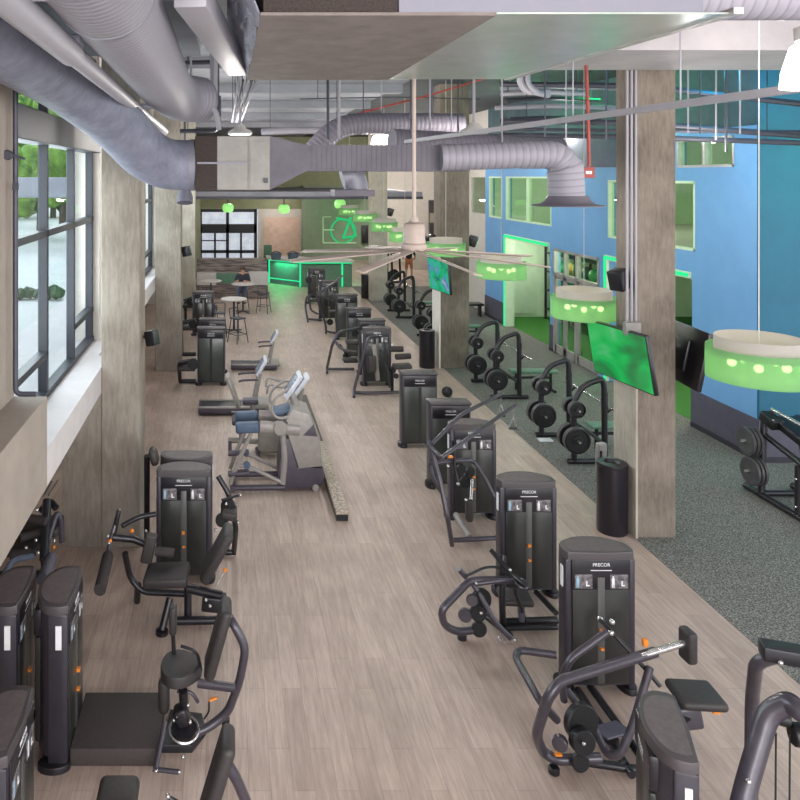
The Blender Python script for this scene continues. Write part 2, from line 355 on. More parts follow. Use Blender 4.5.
def tube(bm, pts, r, seg=10, fil=0, cap=True, flat=1.0):
    pts = fillet(pts, fil) if fil else [Vector(p) for p in pts]
    pts = [p for i, p in enumerate(pts) if i == 0 or (p-pts[i-1]).length > 1e-5]
    if len(pts) < 2: return
    uvl = bm.loops.layers.uv.verify()
    rs = r if isinstance(r, (list, tuple)) else None
    rings = []; up = None; L = 0; Ls = []
    for i, p in enumerate(pts):
        if i == 0: t = (pts[1]-p).normalized()
        elif i == len(pts)-1: t = (p-pts[i-1]).normalized()
        else:
            t = ((p-pts[i-1]).normalized()+(pts[i+1]-p).normalized())
            t = t.normalized() if t.length > 1e-6 else (pts[i+1]-p).normalized()
        if up is None:
            up = Vector((0, 0, 1)) if abs(t.z) < .9 else Vector((1, 0, 0))
        s = t.cross(up).normalized(); up = s.cross(t).normalized()
        if i: L += (p-pts[i-1]).length
        Ls.append(L); rr = rs[min(int(i*len(rs)/len(pts)), len(rs)-1)] if rs else r
        k = 1.0
        rings.append([bm.verts.new(p+(s*math.cos(a)*flat+up*math.sin(a))*rr) for a in [2*PI*j/seg for j in range(seg)]])
    for i in range(len(rings)-1):
        for j in range(seg):
            j2 = (j+1) % seg
            f = bm.faces.new((rings[i][j], rings[i][j2], rings[i+1][j2], rings[i+1][j]))
            for lp, uv in zip(f.loops, ((j/seg, Ls[i]), ((j+1)/seg, Ls[i]), ((j+1)/seg, Ls[i+1]), (j/seg, Ls[i+1]))): lp[uvl].uv = uv
    if cap:
        bm.faces.new(list(reversed(rings[0]))); bm.faces.new(rings[-1])
def disc(bm, c, ax, r, t, seg=24, bev=0.0):
    """a solid round disc, centre c, axis ax, thickness t"""
    c = Vector(c); ax = Vector(ax).normalized()
    if bev > 0: lathe(bm, c, ax, [(0, -t/2), (r-bev, -t/2), (r, -t/2+bev), (r, t/2-bev), (r-bev, t/2), (0, t/2)], seg)
    else: lathe(bm, c, ax, [(0, -t/2), (r, -t/2), (r, t/2), (0, t/2)], seg)
def lathe(bm, c, ax, prof, seg=24):
    c = Vector(c); ax = Vector(ax).normalized()
    a = Vector((1, 0, 0)) if abs(ax.x) < .9 else Vector((0, 1, 0))
    s = ax.cross(a).normalized(); u = s.cross(ax)
    rings = []
    for r, z in prof:
        if r < 1e-6: rings.append([bm.verts.new(c+ax*z)])
        else: rings.append([bm.verts.new(c+ax*z+(s*math.cos(2*PI*j/seg)+u*math.sin(2*PI*j/seg))*r) for j in range(seg)])
    for i in range(len(rings)-1):
        A, Bq = rings[i], rings[i+1]
        for j in range(seg):
            k = (j+1) % seg
            if len(A) == 1 and len(Bq) > 1: bm.faces.new((A[0], Bq[k], Bq[j]))
            elif len(Bq) == 1 and len(A) > 1: bm.faces.new((A[j], A[k], Bq[0]))
            elif len(A) > 1: bm.faces.new((A[j], A[k], Bq[k], Bq[j]))
def prism(bm, outline, z0, z1, mat=None, bev=0):
    lo = [bm.verts.new((x, y, z0)) for x, y in outline]; hi = [bm.verts.new((x, y, z1)) for x, y in outline]
    n = len(outline); fs = [bm.faces.new(list(reversed(lo))), bm.faces.new(hi)]
    for i in range(n): fs.append(bm.faces.new((lo[i], lo[(i+1) % n], hi[(i+1) % n], hi[i])))
    vs = lo+hi
    if bev:
        r = bmesh.ops.bevel(bm, geom=list(fs[1].edges), offset=bev, segments=2, profile=.5, affect='EDGES')
        vs = list({v for f in fs if f.is_valid for v in f.verts} | set(r['verts']))
    if mat is not None: bmesh.ops.transform(bm, matrix=mat, verts=vs)
    return vs
def sphere(bm, c, r, u=14, v=9, sc=(1, 1, 1)):
    q = bmesh.ops.create_uvsphere(bm, u_segments=u, v_segments=v, radius=r)
    bmesh.ops.scale(bm, vec=sc, verts=q['verts']); bmesh.ops.translate(bm, vec=Vector(c), verts=q['verts'])
def bx(lo, hi, bev=0):
    b = B(); box(b, lo, hi, bev); return b
def tb(pts, r, fil=.08, seg=10, flat=1.0):
    b = B(); tube(b, pts, r, seg, fil, True, flat); return b
_txt = {}
def text_mesh(s, h):
    if (s, h) in _txt: return _txt[(s, h)]
    c = bpy.data.curves.new('letters', 'FONT'); c.body = s; c.size = h; c.extrude = .0012; c.align_x = 'CENTER'; c.align_y = 'CENTER'
    o = bpy.data.objects.new('letters', c); COL.objects.link(o)
    dg = bpy.context.evaluated_depsgraph_get(); me = bpy.data.meshes.new_from_object(o.evaluated_get(dg))
    bpy.data.objects.remove(o); _txt[(s, h)] = me; return me
def text(name, s, h, mat, parent, loc, rot):
    me = text_mesh(s, h).copy(); me.materials.clear(); me.materials.append(mat)
    o = bpy.data.objects.new(name, me); COL.objects.link(o); o.parent = parent; o.location = loc; o.rotation_euler = rot; return o

# ================================================================== SETTING
XL, XB, XW, YC, YB = -3.3, 5.63, 9.3, 13.16, 46.0
struct('floor', bx((XL-.2, -1, -.1), (XB, YB+.2, 0)), m_floor)
b = B(); box(b, (XB, -1, -.1), (13, 34, .004)); struct('floor_rubber', b, m_rubber)
b = B(); box(b, (XB, 34, -.1), (17, YB+.2, 0)); struct('floor_far', b, m_floor)
b = B(); box(b, (XW+.2, 13.3, -.1), (17, 34, .01)); struct('floor_turf', b, m_turf)
# ceilings
struct('ceiling', bx((XL-.2, 10.9, 7.4), (4.6, YB+.2, 7.6)), m_ceil)
struct('ceiling_deck', bx((4.6, 10.9, 7.4), (17, YB+.2, 7.6)), m_deck)
struct('ceiling_near', bx((XL-.2, -5, 6.9), (17, 10.9, 7.6)), m_ceil)
struct('ceiling_soffit', bx((XL, 2.5, 6.6), (-.35, 10.02, 6.9)), m_ceil)
struct('trim_1', bx((3.15, 8.7, 6.46), (16, 10.33, 6.92)), m_ceil_pale, 'pale painted beam over the near right column')
for i, y in enumerate((15.2, 19.6, 24.0, 28.6, 33.5)):
    struct('trim_%d' % (i+2), bx((XL, y, 7.18), (4.6, y+.35, 7.42)), m_ceil)
# left window wall
struct('wall_left_lower', bx((XL-.2, -1, 0), (XL, YB, 2.08)), m_plaster)
struct('trim_8', bx((XL-.1, 7.05, 2.08), (-1.69, 10.75, 2.43), .006), m_sill, 'pale window ledge of the near bay')
struct('trim_9', bx((XL-.1, 10.75, 2.08), (-1.84, 29.5, 2.43)), m_sill, 'pale window ledge of the far bays')
struct('trim_10', bx((XL-.1, -1, 2.08), (-1.69, 7.05, 2.93), .006), m_plaster, 'raised grey ledge at the near end of the window wall')
b = B(); box(b, (XL, -1, 2.93), (-2.0, 7.05, 6.9)); struct('wall_left_pier', b, m_plaster)
for i, (y0, y1) in enumerate(((11.75, 12.3), (21.0, 21.5), (29.3, 46))):
    struct('wall_left_pier_%d' % (i+2), bx((-2.45, y0, 2.43), (-2.0, y1, 7.4)), m_white)
struct('wall_left_header', bx((-2.45, 7.05, 6.55), (-2.05, 29.3, 7.4)), m_plaster)
struct('wall_left_far', bx((XL, 29.3, 0), (-2.2, 46, 2.43)), m_white)
for i, y in enumerate((10.1,)):
    struct('wall_left_kneewall', bx((-2.22, 10.1, 0), (-1.692, 10.7, 2.08)), m_conc)
def window_bay(n, y0, y1, ms, lowrails):
    t = bpy.data.objects.new('window_%d' % n, None); COL.objects.link(t); t.location = (-2.15, (y0+y1)/2, 2.43); t['kind'] = 'structure'
    ed = [y0]+ms+[y1]
    b = B(); box(b, (-2.2, y0, 2.43), (-2.08, y1, 2.5)); box(b, (-2.2, y0, 6.4), (-2.08, y1, 6.55))
    for y in ms+[y0+.05, y1-.07]: box(b, (-2.2, y-.04, 2.43), (-2.09, y+.04, 6.5), .008)
    box(b, (-2.2, y0, 4.29), (-2.09, y1, 4.37))
    for k in lowrails: box(b, (-2.2, ed[k], 2.88), (-2.09, ed[k+1], 2.96))
    obj('window_frame', b, m_frame, t, True, False)
    b = B(); box(b, (-2.26, y0, 5.36), (-1.98, y1, 5.70), .01); obj('window_head', b, m_frame, t, True, False)
    obj('pane', bx((-2.157, y0, 2.46), (-2.148, y1, 6.5)), m_glass, t, True, False)
window_bay(1, 7.05, 11.75, [8.76, 10.3], (0, 2))
window_bay(2, 12.3, 21.0, [14, 15.7, 17.4, 19.2], (0, 2, 4))
window_bay(3, 21.5, 29.3, [23.4, 25.3, 27.2], (0, 2))

# columns
def column(name, x0, x1, y0, y1, z1, mat, label):
    struct(name, bx((x0, y0, 0), (x1, y1, z1), .015), mat, label)
column('wall_column_1', -1.69, -1.17, 10.08, 10.72, 6.9, m_conc, 'near left concrete column beside the windows')
column('wall_column_2', -1.84, -1.18, 19.2, 19.85, 7.4, m_conc, 'second concrete column of the left row')
column('wall_column_3', -1.72, -1.18, 27.7, 28.3, 7.4, m_conc_pale, 'third pale column of the left row')
column('wall_column_4', 5.66, 6.2, 10.36, 10.92, 7.4, m_conc_r, 'near right concrete column at the rubber floor edge')
column('wall_column_5', 5.54, 6.3, 19.5, 20.1, 7.4, m_conc_r, 'second concrete column of the right row')
column('wall_column_6', 5.76, 6.42, 30.0, 30.6, 7.4, m_conc_pale, 'third pale column of the right row')
struct('wall_column_lit_side', bx((5.5, 19.45, 0), (5.54, 20.1, 2.9)), m_white)  # white sheet paints the lit left side of the second right column
struct('wall_column_lit_face', bx((5.63, 10.33, 0), (5.66, 10.92, 2.2)), m_conc_pale)  # pale sheet paints in the light on the near right column's left side

# blue wall X = XW, with portals / glass front / upper windows
def wall_x(name, y0, y1, holes, mat, x0=XW, x1=XW+.2, z0=0, z1=7.4):
    """wall of constant x cut by rectangular holes (ya, yb, za, zb)"""
    ys = sorted({y0, y1} | {h[0] for h in holes} | {h[1] for h in holes}); b = B()
    ys = [y for y in ys if y0 <= y <= y1]
    for a, c in zip(ys, ys[1:]):
        hs = sorted([h for h in holes if h[0] <= a+1e-6 and h[1] >= c-1e-6], key=lambda h: h[2]); z = z0
        for h in hs:
            if h[2] > z: box(b, (x0, a, z), (x1, c, h[2]))
            z = h[3]
        if z < z1: box(b, (x0, a, z), (x1, c, z1))
    return struct(name, b, mat)
UP = [(25.35, 26.6, 3.55, 4.98), (21.5, 25.0, 3.55, 4.98), (16.9, 18.3, 3.5, 4.9), (14.9, 16.4, 3.5, 4.9)]
m_band = M('service_band_paint', lin(70, 92, 100), .8, noise=(2, lin(58, 78, 86)))
HOLES = [(21.6, 24.9, 0, 2.95), (18.75, 21.35, 0, 2.95), (15.0, 18.26, 0, 2.95), (13.75, 15.5, 5.17, 5.75)] + UP
wall_x('wall_right_blue', YC, 27.0, HOLES, m_blue, z1=5.9)
struct('wall_right_upper', bx((XW+.1, YC, 5.9), (XW+.2, 27.0, 7.4)), m_band)
struct('wall_right_teal', bx((XW, YC-.06, 0), (17, YC-.001, 7.4)), m_teal)
b = B()
for a, c in ((YC-.06, 15.0), (24.9, 27.0), (21.35, 21.6)): box(b, (XW-.025, a, .1), (XW, c, .74))
box(b, (XW-.025, YC-.085, .1), (16.9, YC-.062, .74)); struct('trim_11', b, m_dado, 'charcoal dado along the blue wall')
b = B()
for a, c in ((YC-.06, 15.0), (24.9, 27.0), (21.35, 21.6)): box(b, (XW-.035, a, 0), (XW, c, .1))
box(b, (XW-.035, YC-.095, 0), (16.9, YC-.062, .1)); struct('baseboard_right', b, m_base)
wall_x('wall_right_white', 27.0, 31.5, [(27.4, 29.0, 3.6, 4.95)], m_white, XW+.15, XW+.35)
struct('window_7', bx((XW+.22, 27.4, 3.6), (XW+.24, 29.0, 4.95)), m_glass_g)
# rooms behind
struct('wall_backroom', bx((16.8, 13.3, 0), (17, YB, 7.4)), m_poster)
struct('wall_backroom_side', bx((XW+.2, 13.17, 0), (16.79, 13.34, 7.4)), m_poster)
struct('wall_backroom_end', bx((XW+.2, 26.6, 0), (17, 26.8, 7.4)), m_poster)
struct('ceiling_backroom', bx((XW+.2, 13.34, 3.1), (16.8, 26.6, 3.3)), m_white)
struct('ceiling_upper', bx((XW+.2, 13.34, 6.2), (16.8, 26.6, 6.4)), m_white)
for y in (16, 20.5, 24.6): lamp('backroom_ceiling_light', 'POINT', (10.35, y, 2.75), 95, (.95, 1, .85), .15)
lamp('backroom_ceiling_light', 'POINT', (14, 20, 2.8), 100, (.95, 1, .85), .2)
for y in (16, 22.5): lamp('upper_room_ceiling_light', 'POINT', (12.0, y, 5.9), 170, (.9, 1, .84), .2)
lamp('green_service_light', 'POINT', (10.1, 14.1, 5.6), 5, GREEN, .1)
# upper windows (frame + pane)
for i, (a, c, z0, z1) in enumerate(UP+[(13.75, 15.5, 5.17, 5.75)]):
    t = bpy.data.objects.new('window_%d' % (i+10), None); COL.objects.link(t); t.location = (XW, (a+c)/2, z0); t['kind'] = 'structure'
    b = B(); e = .05
    for q in ((a, a+e, z0, z1), (c-e, c, z0, z1), (a, c, z0, z0+e), (a, c, z1-e, z1)): box(b, (XW-.01, q[0], q[2]), (XW+.12, q[1], q[3]))
    if c-a > 2 or i == 4: box(b, (XW-.01, (a+c)/2-.03, z0), (XW+.12, (a+c)/2+.03, z1))
    obj('window_frame', b, m_poster if i != 4 else m_alu, t, True, False)
    obj('pane', bx((XW+.06, a, z0), (XW+.07, c, z1)), m_glass_g, t, True, False)
# LED portals
for i, (a, c) in enumerate(((21.6, 24.9), (15.0, 18.26))):
    t = thing('portal_light_frame', ('green lit doorway frame beside the far end of the blue wall', 'green lit doorway frame half hidden behind the near right column')[i], 'light frame', (XW, (a+c)/2, 0), 0)
    b = B(); box(b, (XW-.06, c, 0), (XW+.24, c+.12, 3.07)); box(b, (XW-.06, a+.02, 2.95), (XW+.24, c, 3.07)); obj('frame', b, m_poster, t, True, False)
    b = B(); box(b, (XW-.09, c+.02, .02), (XW-.062, c+.1, 3.05)); box(b, (XW-.09, a+.02, 2.98), (XW-.062, c+.02, 3.05)); obj('light_strip', b, m_led, t, True, False)
    lamp('portal_led_light', 'AREA', (XW-.15, c, 1.5), 9, GREEN, .1, (R(90), 0, R(90)), 2.8)
# glass shop front with double doors
t = bpy.data.objects.new('door_1', None); COL.objects.link(t); t.location = (XW, 20, 0); t['kind'] = 'structure'
b = B(); F = (XW-.02, XW+.1)
for y in (18.78, 19.95, 21.31): box(b, (F[0], y-.04, 0), (F[1], y+.04, 2.95))
box(b, (F[0], 18.75, 2.2), (F[1], 21.35, 2.28)); box(b, (F[0], 18.75, 2.88), (F[1], 21.35, 2.95)); box(b, (F[0], 20.62, 2.2), (F[1], 20.68, 2.95))
obj('door_frame', b, m_alu, t, True, False)
for a, c in ((20.02, 20.63), (20.67, 21.25), (18.84, 19.9)):
    b = B()
    for q in ((a, a+.07, 0.02, 2.18), (c-.07, c, 0.02, 2.18), (a, c, 0.02, .24), (a, c, 2.1, 2.18)): box(b, (XW+.0, q[0], q[2]), (XW+.05, q[1], q[3]))
    d = obj('door', b, m_alu, t, True, False)
    obj('pane', bx((XW+.02, a+.07, .24), (XW+.03, c-.07, 2.1)), m_glass_g, d, True, False)
    obj('door_handle', tb([(XW-.0, a+.12, .95), (XW-.06, a+.12, .95), (XW-.06, a+.12, 1.25), (XW-.0, a+.12, 1.25)], .014, .03, 8), m_silver, d, True)
obj('pane', bx((XW+.02, 18.8, 2.28), (XW+.03, 21.3, 2.88)), m_glass_g, t, True, False)

# back walls and lobby
struct('wall_back', bx((-3.3, YB, 0), (17, YB+.2, 7.4)), m_olive)
struct('wall_back_sage', bx((4.55, 44.9, 0), (8.8, 45.98, 4.4)), m_sage)
struct('wall_back_white', bx((8.8, 44.0, 0), (16.8, 45.98, 7.4)), m_white)
struct('ceiling_lobby', bx((-2.0, 33.0, 4.1), (8.6, YB, 4.3)), m_ceil)
struct('trim_12', bx((-2.0, 32.9, 3.98), (8.6, 33.1, 4.1)), m_pipe_d, 'black edge beam of the lobby ceiling')
struct('wall_lobby_left', bx((-2.2, 30, 0), (-1.6, YB, 4.1)), m_olive)
# lobby entrance
def PB(x0, y0, x1, y1, Y, t, mat, name, parent, dy=0):
    a = P(x0, y1, Y); c = P(x1, y0, Y)
    return obj(name, bx((a.x, Y+dy-t, a.z), (c.x, Y+dy, c.z)), mat, parent, True, False)
t = bpy.data.objects.new('door_2', None); COL.objects.link(t); t.location = (0, YB, 0); t['kind'] = 'structure'
Yd = YB-.02
m_doorglass = M('bright_street_glass', (.55, .6, .68), .2, noise=(1.2, (.35, .38, .42), .42, .58), emis=(.8, .86, 1), strength=.5)
PB(199, 209, 258, 265, Yd, .06, m_doorglass, 'pane', t)
b = B()
def pbb(x0, y0, x1, y1, Y, th):
    a = P(x0, y1, Y); c = P(x1, y0, Y); box(b, (a.x, Y-th, a.z), (c.x, Y, c.z))
for q in ((199, 209, 257, 212), (199, 209, 202, 280), (254, 209, 257, 280), (199, 224, 257, 233), (226, 209, 229, 280), (214, 233, 216, 280), (240, 233, 242, 280), (199, 250, 257, 253), (199, 240, 228, 241)):
    pbb(*q, Yd-.08, .08)
obj('door_frame', b, m_frame, t, True, False)
# bright side room opening
t = bpy.data.objects.new('wall_lobby_opening', None); COL.objects.link(t); t.location = (3.4, YB, 0); t['kind'] = 'structure'
PB(258, 209, 303, 288, Yd, .1, m_white, 'surround', t)
PB(264, 217, 299, 265, Yd, .12, m_pink, 'inner_wall', t, -.02)

# outside: pavement, road, hedge, trees, building
struct('ground_outside', bx((-70, -10, 2.1), (XL-.2, 90, 2.2)), m_pave)
def tree(x, y, h, r, label, n=26):
    t = thing('street_tree', label, 'tree', (x, y, 2.2), 0, 'trees outside the windows')
    obj('trunk', tb([(x, y, 2.2), (x+.1, y, 2.2+h*.4), (x-.1, y+.1, 2.2+h*.7)], [.2, .16, .1], .2, 8), m_bark, t, True)
    b = B(); rnd = random.Random(int(x*10+y))
    for i in range(n):
        a = rnd.random()*6.28; e = rnd.uniform(-.8, 1); q = math.sqrt(1-e*e)*rnd.uniform(.4, 1)
        c = Vector((x+math.cos(a)*q*r, y+math.sin(a)*q*r, 2.2+h*.52+e*h*.5))
        k = bmesh.ops.create_icosphere(b, subdivisions=2, radius=r*rnd.uniform(.22, .4))
        for v in k['verts']: v.co = v.co*rnd.uniform(.8, 1.2)+c
    obj('crown', b, m_leaf, t, True)
for i, (x, y, h, r) in enumerate(((-8.2, 33, 8.2, 2.2), (-15.5, 46, 10, 2.8), (-11.6, 50, 10, 3), (-9, 41, 8.8, 2.2), (-17, 60, 12, 4), (-20, 52, 11, 4))):
    tree(x, y, h, r, ['leafy green tree on the pavement nearest the windows', 'leafy tree behind the nearest street tree', 'leafy tree at the far left of the street', 'leafy tree by the far bays', 'tall tree farthest down the street', 'tall tree behind the far bay'][i])
b = B(); rnd = random.Random(3)
for i in range(70):
    c = Vector((-3.75-i*.1, 17.0+rnd.uniform(-.2, .2), 2.3+rnd.uniform(0, .12)))
    k = bmesh.ops.create_icosphere(b, subdivisions=1, radius=rnd.uniform(.1, .18))
    for v in k['verts']: v.co = v.co*rnd.uniform(.8, 1.15)+c
tag(obj('hedge', b, m_hedge), 'low green hedge beyond the pale pavement outside', 'hedge')
t = thing('canopy_building', 'grey building with a long flat canopy across the street', 'building', (-20, 31, 2.2))
obj('canopy', bx((-40, 27.6, 4.2), (-4.4, 28.8, 4.95), .02), m_bldg, t, True, False)
b = B()
for x in (-5.2, -10, -15, -20, -30): box(b, (x-.15, 28.0, 2.2), (x+.15, 28.3, 4.25))
obj('canopy_post', b, m_bldg, t, True, False)
obj('facade', bx((-70, 75, 2.2), (-12, 80, 9)), m_bldg, t, True, False)

# ================================================================== CEILING SERVICES
CS = 'ceiling'
# wrapped round duct at left, elbow into the box
t = thing('round_duct', 'large grey fabric wrapped round duct running along the window side to an elbow', 'duct', (-1.2, 6, 5.5))
pth = [(-1.62, 2.4, 6.2), P(0, 36, 5.3), P(62, 78, 6.9), P(112, 118, 8.05), P(146, 155, 8.7), P(168, 165, 8.95), P(192, 165, 9.0)]
b = B(); tube(b, pth, .30, 28, .35, True); obj('duct_run', b, m_duct_wrap, t, True)
obj('elbow_collar', tb([P(190, 165, 9.0), P(195, 165, 9.0)], .31, 0, 24), m_duct_g, t, True)
t = thing('smooth_pipe', 'smooth grey insulated pipe beside the wrapped duct', 'pipe', (-1.1, 7, 5.75))
obj('pipe_run', tb([(-1.02, 2.6, 5.83), (-1.02, 4.9, 5.80)], .085, 0, 20), m_pipe, t, True)
obj('pipe_run', tb([(-1.02, 4.9, 5.80), (-1.02, 12.2, 5.72)], .066, 0, 20), m_pipe, t, True)
obj('clamp', bx((-1.07, 4.85, 5.84), (-.95, 5.0, 5.92), .02), m_foil, t, True)
t = thing('spiral_duct', 'big ribbed round duct dropping from the top left of the ceiling', 'duct', (-.7, 6, 6.05))
b = B(); tube(b, [(-.72, 2.6, 6.12), (-.70, 8.7, 6.03), (-.62, 9.55, 6.0), (-.35, 9.9, 6.0)], .30, 32, .35); obj('duct_run', b, m_spiral, t, True)
b = B(); tube(b, [(-.718, 4.35, 6.095), (-.718, 4.41, 6.095)], .306, 32); obj('seam_band', b, m_duct_g, t, True)
tag(obj('round_pipe', tb([(-1.6, 3.6, 5.852), (-.4, 3.6, 5.865), (.35, 3.6, 5.87)], .022, 0, 12), m_pipe), 'thin pale pipe crossing the top left corner', 'pipe')
# conduit next to pipe
tag(obj('conduit', tb([P(22, 0, 5.2), P(58, 38, 6.2), P(95, 66, 8.5)], .03, .1, 8), m_pipe), 'pale conduit above the smooth insulated pipe', 'pipe')
tag(obj('conduit', tb([P(55, 36, 6.6), P(78, 50, 7.6), P(94, 62, 9.4)], .035, .1, 8), m_pipe_d), 'dark conduit reaching the top of the near left column', 'pipe')
# air unit box + cross duct
t = thing('duct_box', 'pale sheet metal duct box with a dark grille, left of the ceiling cross duct', 'duct unit', (.1, 8.9, 4.8))
q = lambda x0, y0, x1, y1, Y, d: (P(x0, y1, Y), P(x1, y0, Y)+Vector((0, d, 0)))
for nm, (x0, x1), mt in (('grille', (195, 217), m_box_dark), ('casing', (217, 248), m_box), ('access_panel', (248, 270), m_box)):
    a, c = q(x0, 136, x1, 190, 8.75, .55); obj(nm, bx(a, c, .006), mt, t, True, False)
a, c = q(197, 162, 249, 164, 8.72, .02); obj('seam', bx(a, c), m_duct_g, t, True, False)
a, c = q(250, 141, 266, 187, 8.74, .02); obj('access_door', bx(a, c, .004), m_box, t, True, False)
a, c = q(264, 178, 268, 183, 8.70, .05); obj('latch', bx(a, c), m_pipe_d, t, True, False)
t = thing('cross_duct', 'dark grey rectangular duct crossing the room under the ceiling', 'duct', (2, 8.9, 5.1))
b = B()
a0 = P(270, 190, 8.8); a1 = P(270, 136, 8.8); c0 = P(307, 171, 8.8); c1 = P(307, 145, 8.8)
vs = []
for (p_, q_) in ((a0, a1), (c0, c1)):
    for yy in (8.8, 9.28): vs += [b.verts.new((p_.x, yy, p_.z)), b.verts.new((q_.x, yy, q_.z))]
for f in ((0, 1, 5, 4), (2, 6, 7, 3), (0, 4, 6, 2), (1, 3, 7, 5), (0, 2, 3, 1), (4, 5, 7, 6)): b.faces.new([vs[i] for i in f])
obj('transition', b, m_duct_dark, t, True, False)
b = B(); e = P(470, 145, 8.8)
box(b, (c0.x, 8.8, c0.z), (e.x, 9.28, e.z)); obj('duct_run', b, m_duct_dark, t, True, False)
b = B()
for px in range(312, 470, 5):
    a = P(px, 171.6, 8.8); c = P(px, 144.4, 8.8); box(b, (a.x-.004, 8.795, a.z+.003), (c.x+.004, 9.285, c.z-.003))
obj('seam_ribs', b, m_duct_dark, t, True, False)
# spiral outlet with flared mouth
t = thing('spiral_outlet_duct', 'ribbed round duct bending down to a flared mouth in front of the blue wall', 'duct', P(575, 203, 8.9))
b = B(); zc = P(0, 157, 8.9).z
xe = P(565, 0, 8.72).x
tube(b, [P(440, 157.5, 8.75), P(520, 155, 8.7), (xe-.12, 8.72, zc+.02), (xe-.0, 8.72, zc-.10), (xe+.02, 8.72, zc-.48)], [.155, .16, .165, .175, .2], 32, .22)
obj('duct_run', b, m_spiral, t, True)
b = B(); lathe(b, (xe+.03, 8.72, P(0, 206, 8.72).z), (0, 0, 1), [(.40, 0), (.39, .015), (.3, .025), (.25, .06), (.22, .12), (.2, .12), (.24, .05), (.3, .01), (.40, 0)], 36)
obj('flared_mouth', b, m_spiral_d, t, True)
# second round duct behind
t = thing('rear_spiral_duct', 'grey ribbed round duct rising behind the cross duct at centre', 'duct', (2.6, 13, 5.8))
b = B(); tube(b, [P(308, 158, 13), P(338, 124, 13.1), P(462, 124, 13.3)], .19, 24, .4); obj('duct_run', b, m_spiral_d, t, True)
for x in (2.4, 3.6): obj('hanger_rod', tb([(x, 13.2, 6.0), (x, 13.2, 7.4)], .01, 0, 6), m_pipe_d, t, True)
t = thing('drop_duct', 'short round duct with a square collar under the cross duct', 'duct', P(356, 196, 9.4))
b = B(); tube(b, [P(342, 178, 9.45), P(353, 175, 9.45), P(356, 184, 9.45), P(356, 192, 9.45)], .15, 20, .12); obj('duct_run', b, m_duct_g, t, True)
a, c = q(335, 190, 375, 196.5, 9.25, .4); obj('square_collar', bx(a, c, .004), m_duct_dark, t, True, False)
# big overhead plenum
t = thing('overhead_plenum', 'huge flat bottomed overhead duct with a brown underside and a shiny right half', 'duct unit', (1.6, 6, 5.98))
obj('liner_board', bx((.20, 4.485, 5.96), (1.61, 7.5, 5.979)), m_brown, t, True, False)
obj('grille', bx((.22, 4.5, 5.98), (1.03, 7.45, 6.6)), m_box_dark, t, True, False)
obj('end_casing', bx((1.03, 4.49, 5.98), (2.85, 7.45, 6.6)), m_duct_g, t, True, False)
b = B(); prism(b, [(1.61, 4.48), (3.0, 4.48), (2.78, 7.5), (1.61, 7.5)], 5.968, 5.978); obj('shiny_underside', b, m_polish, t, True, False)
b = B(); prism(b, [(3.0, 4.44), (3.06, 4.44), (2.84, 7.52), (2.78, 7.52)], 5.96, 6.0); obj('edge_flange', b, m_alu, t, True, False)
b = B(); rnd = random.Random(5)
k = bmesh.ops.create_grid(b, x_segments=10, y_segments=18, size=.5)
for v in k['verts']:
    u, vv = v.co.x+.5, v.co.y+.5
    v.co = Vector((.20-.20*u, 4.6+2.8*vv, 6.0+.45*u*(1-u*.1)+rnd.uniform(-.035, .035)))
bmesh.ops.solidify(b, geom=b.faces[:], thickness=.03); obj('insulation_wrap', b, m_foil, t, True)
t = thing('branch_duct', 'slim pale square duct slanting beside the overhead plenum', 'duct', P(215, 30, 5.6))
b = B(); a = P(190, -6, 4.5); c = P(238, 68, 7.6); d = c-a; obox(b, (a+c)/2, (d.length, .2, .16), d, (0, 0, 1), .01); obj('duct_run', b, m_pipe, t, True)
b = B(); disc(b, P(238, 72, 7.5), (0, 0, 1), .11, .05, 20, .01); obj('end_cap', b, m_disc, t, True)
t = thing('header_duct', 'dark rectangular duct across the top of the blue wall', 'duct', (8, 17.2, 5.2))
a, c = q(590, 137, 622, 167, 17.0, .5); obj('duct_run', bx(a, c), m_duct_dark, t, True, False)
a, c = q(526, 134, 590, 168, 17.0, .5); obj('ribbed_section', bx(a, c), m_duct_g, t, True, False)
a, c = q(485, 140, 526, 165, 17.0, .5); obj('duct_run', bx(a, c), m_duct_dark, t, True, False)
for x in (6.4, 8.2): obj('hanger_rod', tb([(x, 17.2, 5.8), (x, 17.2, 7.4)], .01, 0, 6), m_pipe_d, t, True)
tag(obj('round_duct', tb([(2.9, 5.0, 6.2), (7.2, 5.0, 6.2)], .16, 0, 24), m_spiral), 'ribbed round duct at the top right corner', 'duct')
tag(obj('round_duct', tb([P(440, 157, 8.95)+Vector((0, 2.6, .3)), P(560, 150, 12)], .2, 0, 24), m_spiral_d), 'grey round duct behind the flared outlet duct', 'duct')
# ceiling rail and its hangers
t = thing('ceiling_rail', 'long pale strut rail hung below the ceiling on thin rods', 'rail', (3, 8, 5.5))
ra = Vector((3.32, 4.3, 5.51)); rb_ = Vector((2.66, 11.15, 5.51))
b = B(); obox(b, (ra+rb_)/2, ((ra-rb_).length, .05, .05), ra-rb_, (0, 0, 1)); obj('rail', b, m_pipe, t, True)
for k in (.15, .35, .55, .75, .95):
    p_ = ra.lerp(rb_, k); obj('hanger_rod', tb([p_, (p_.x, p_.y, 6.9)], .006, 0, 6), m_pipe, t, True)
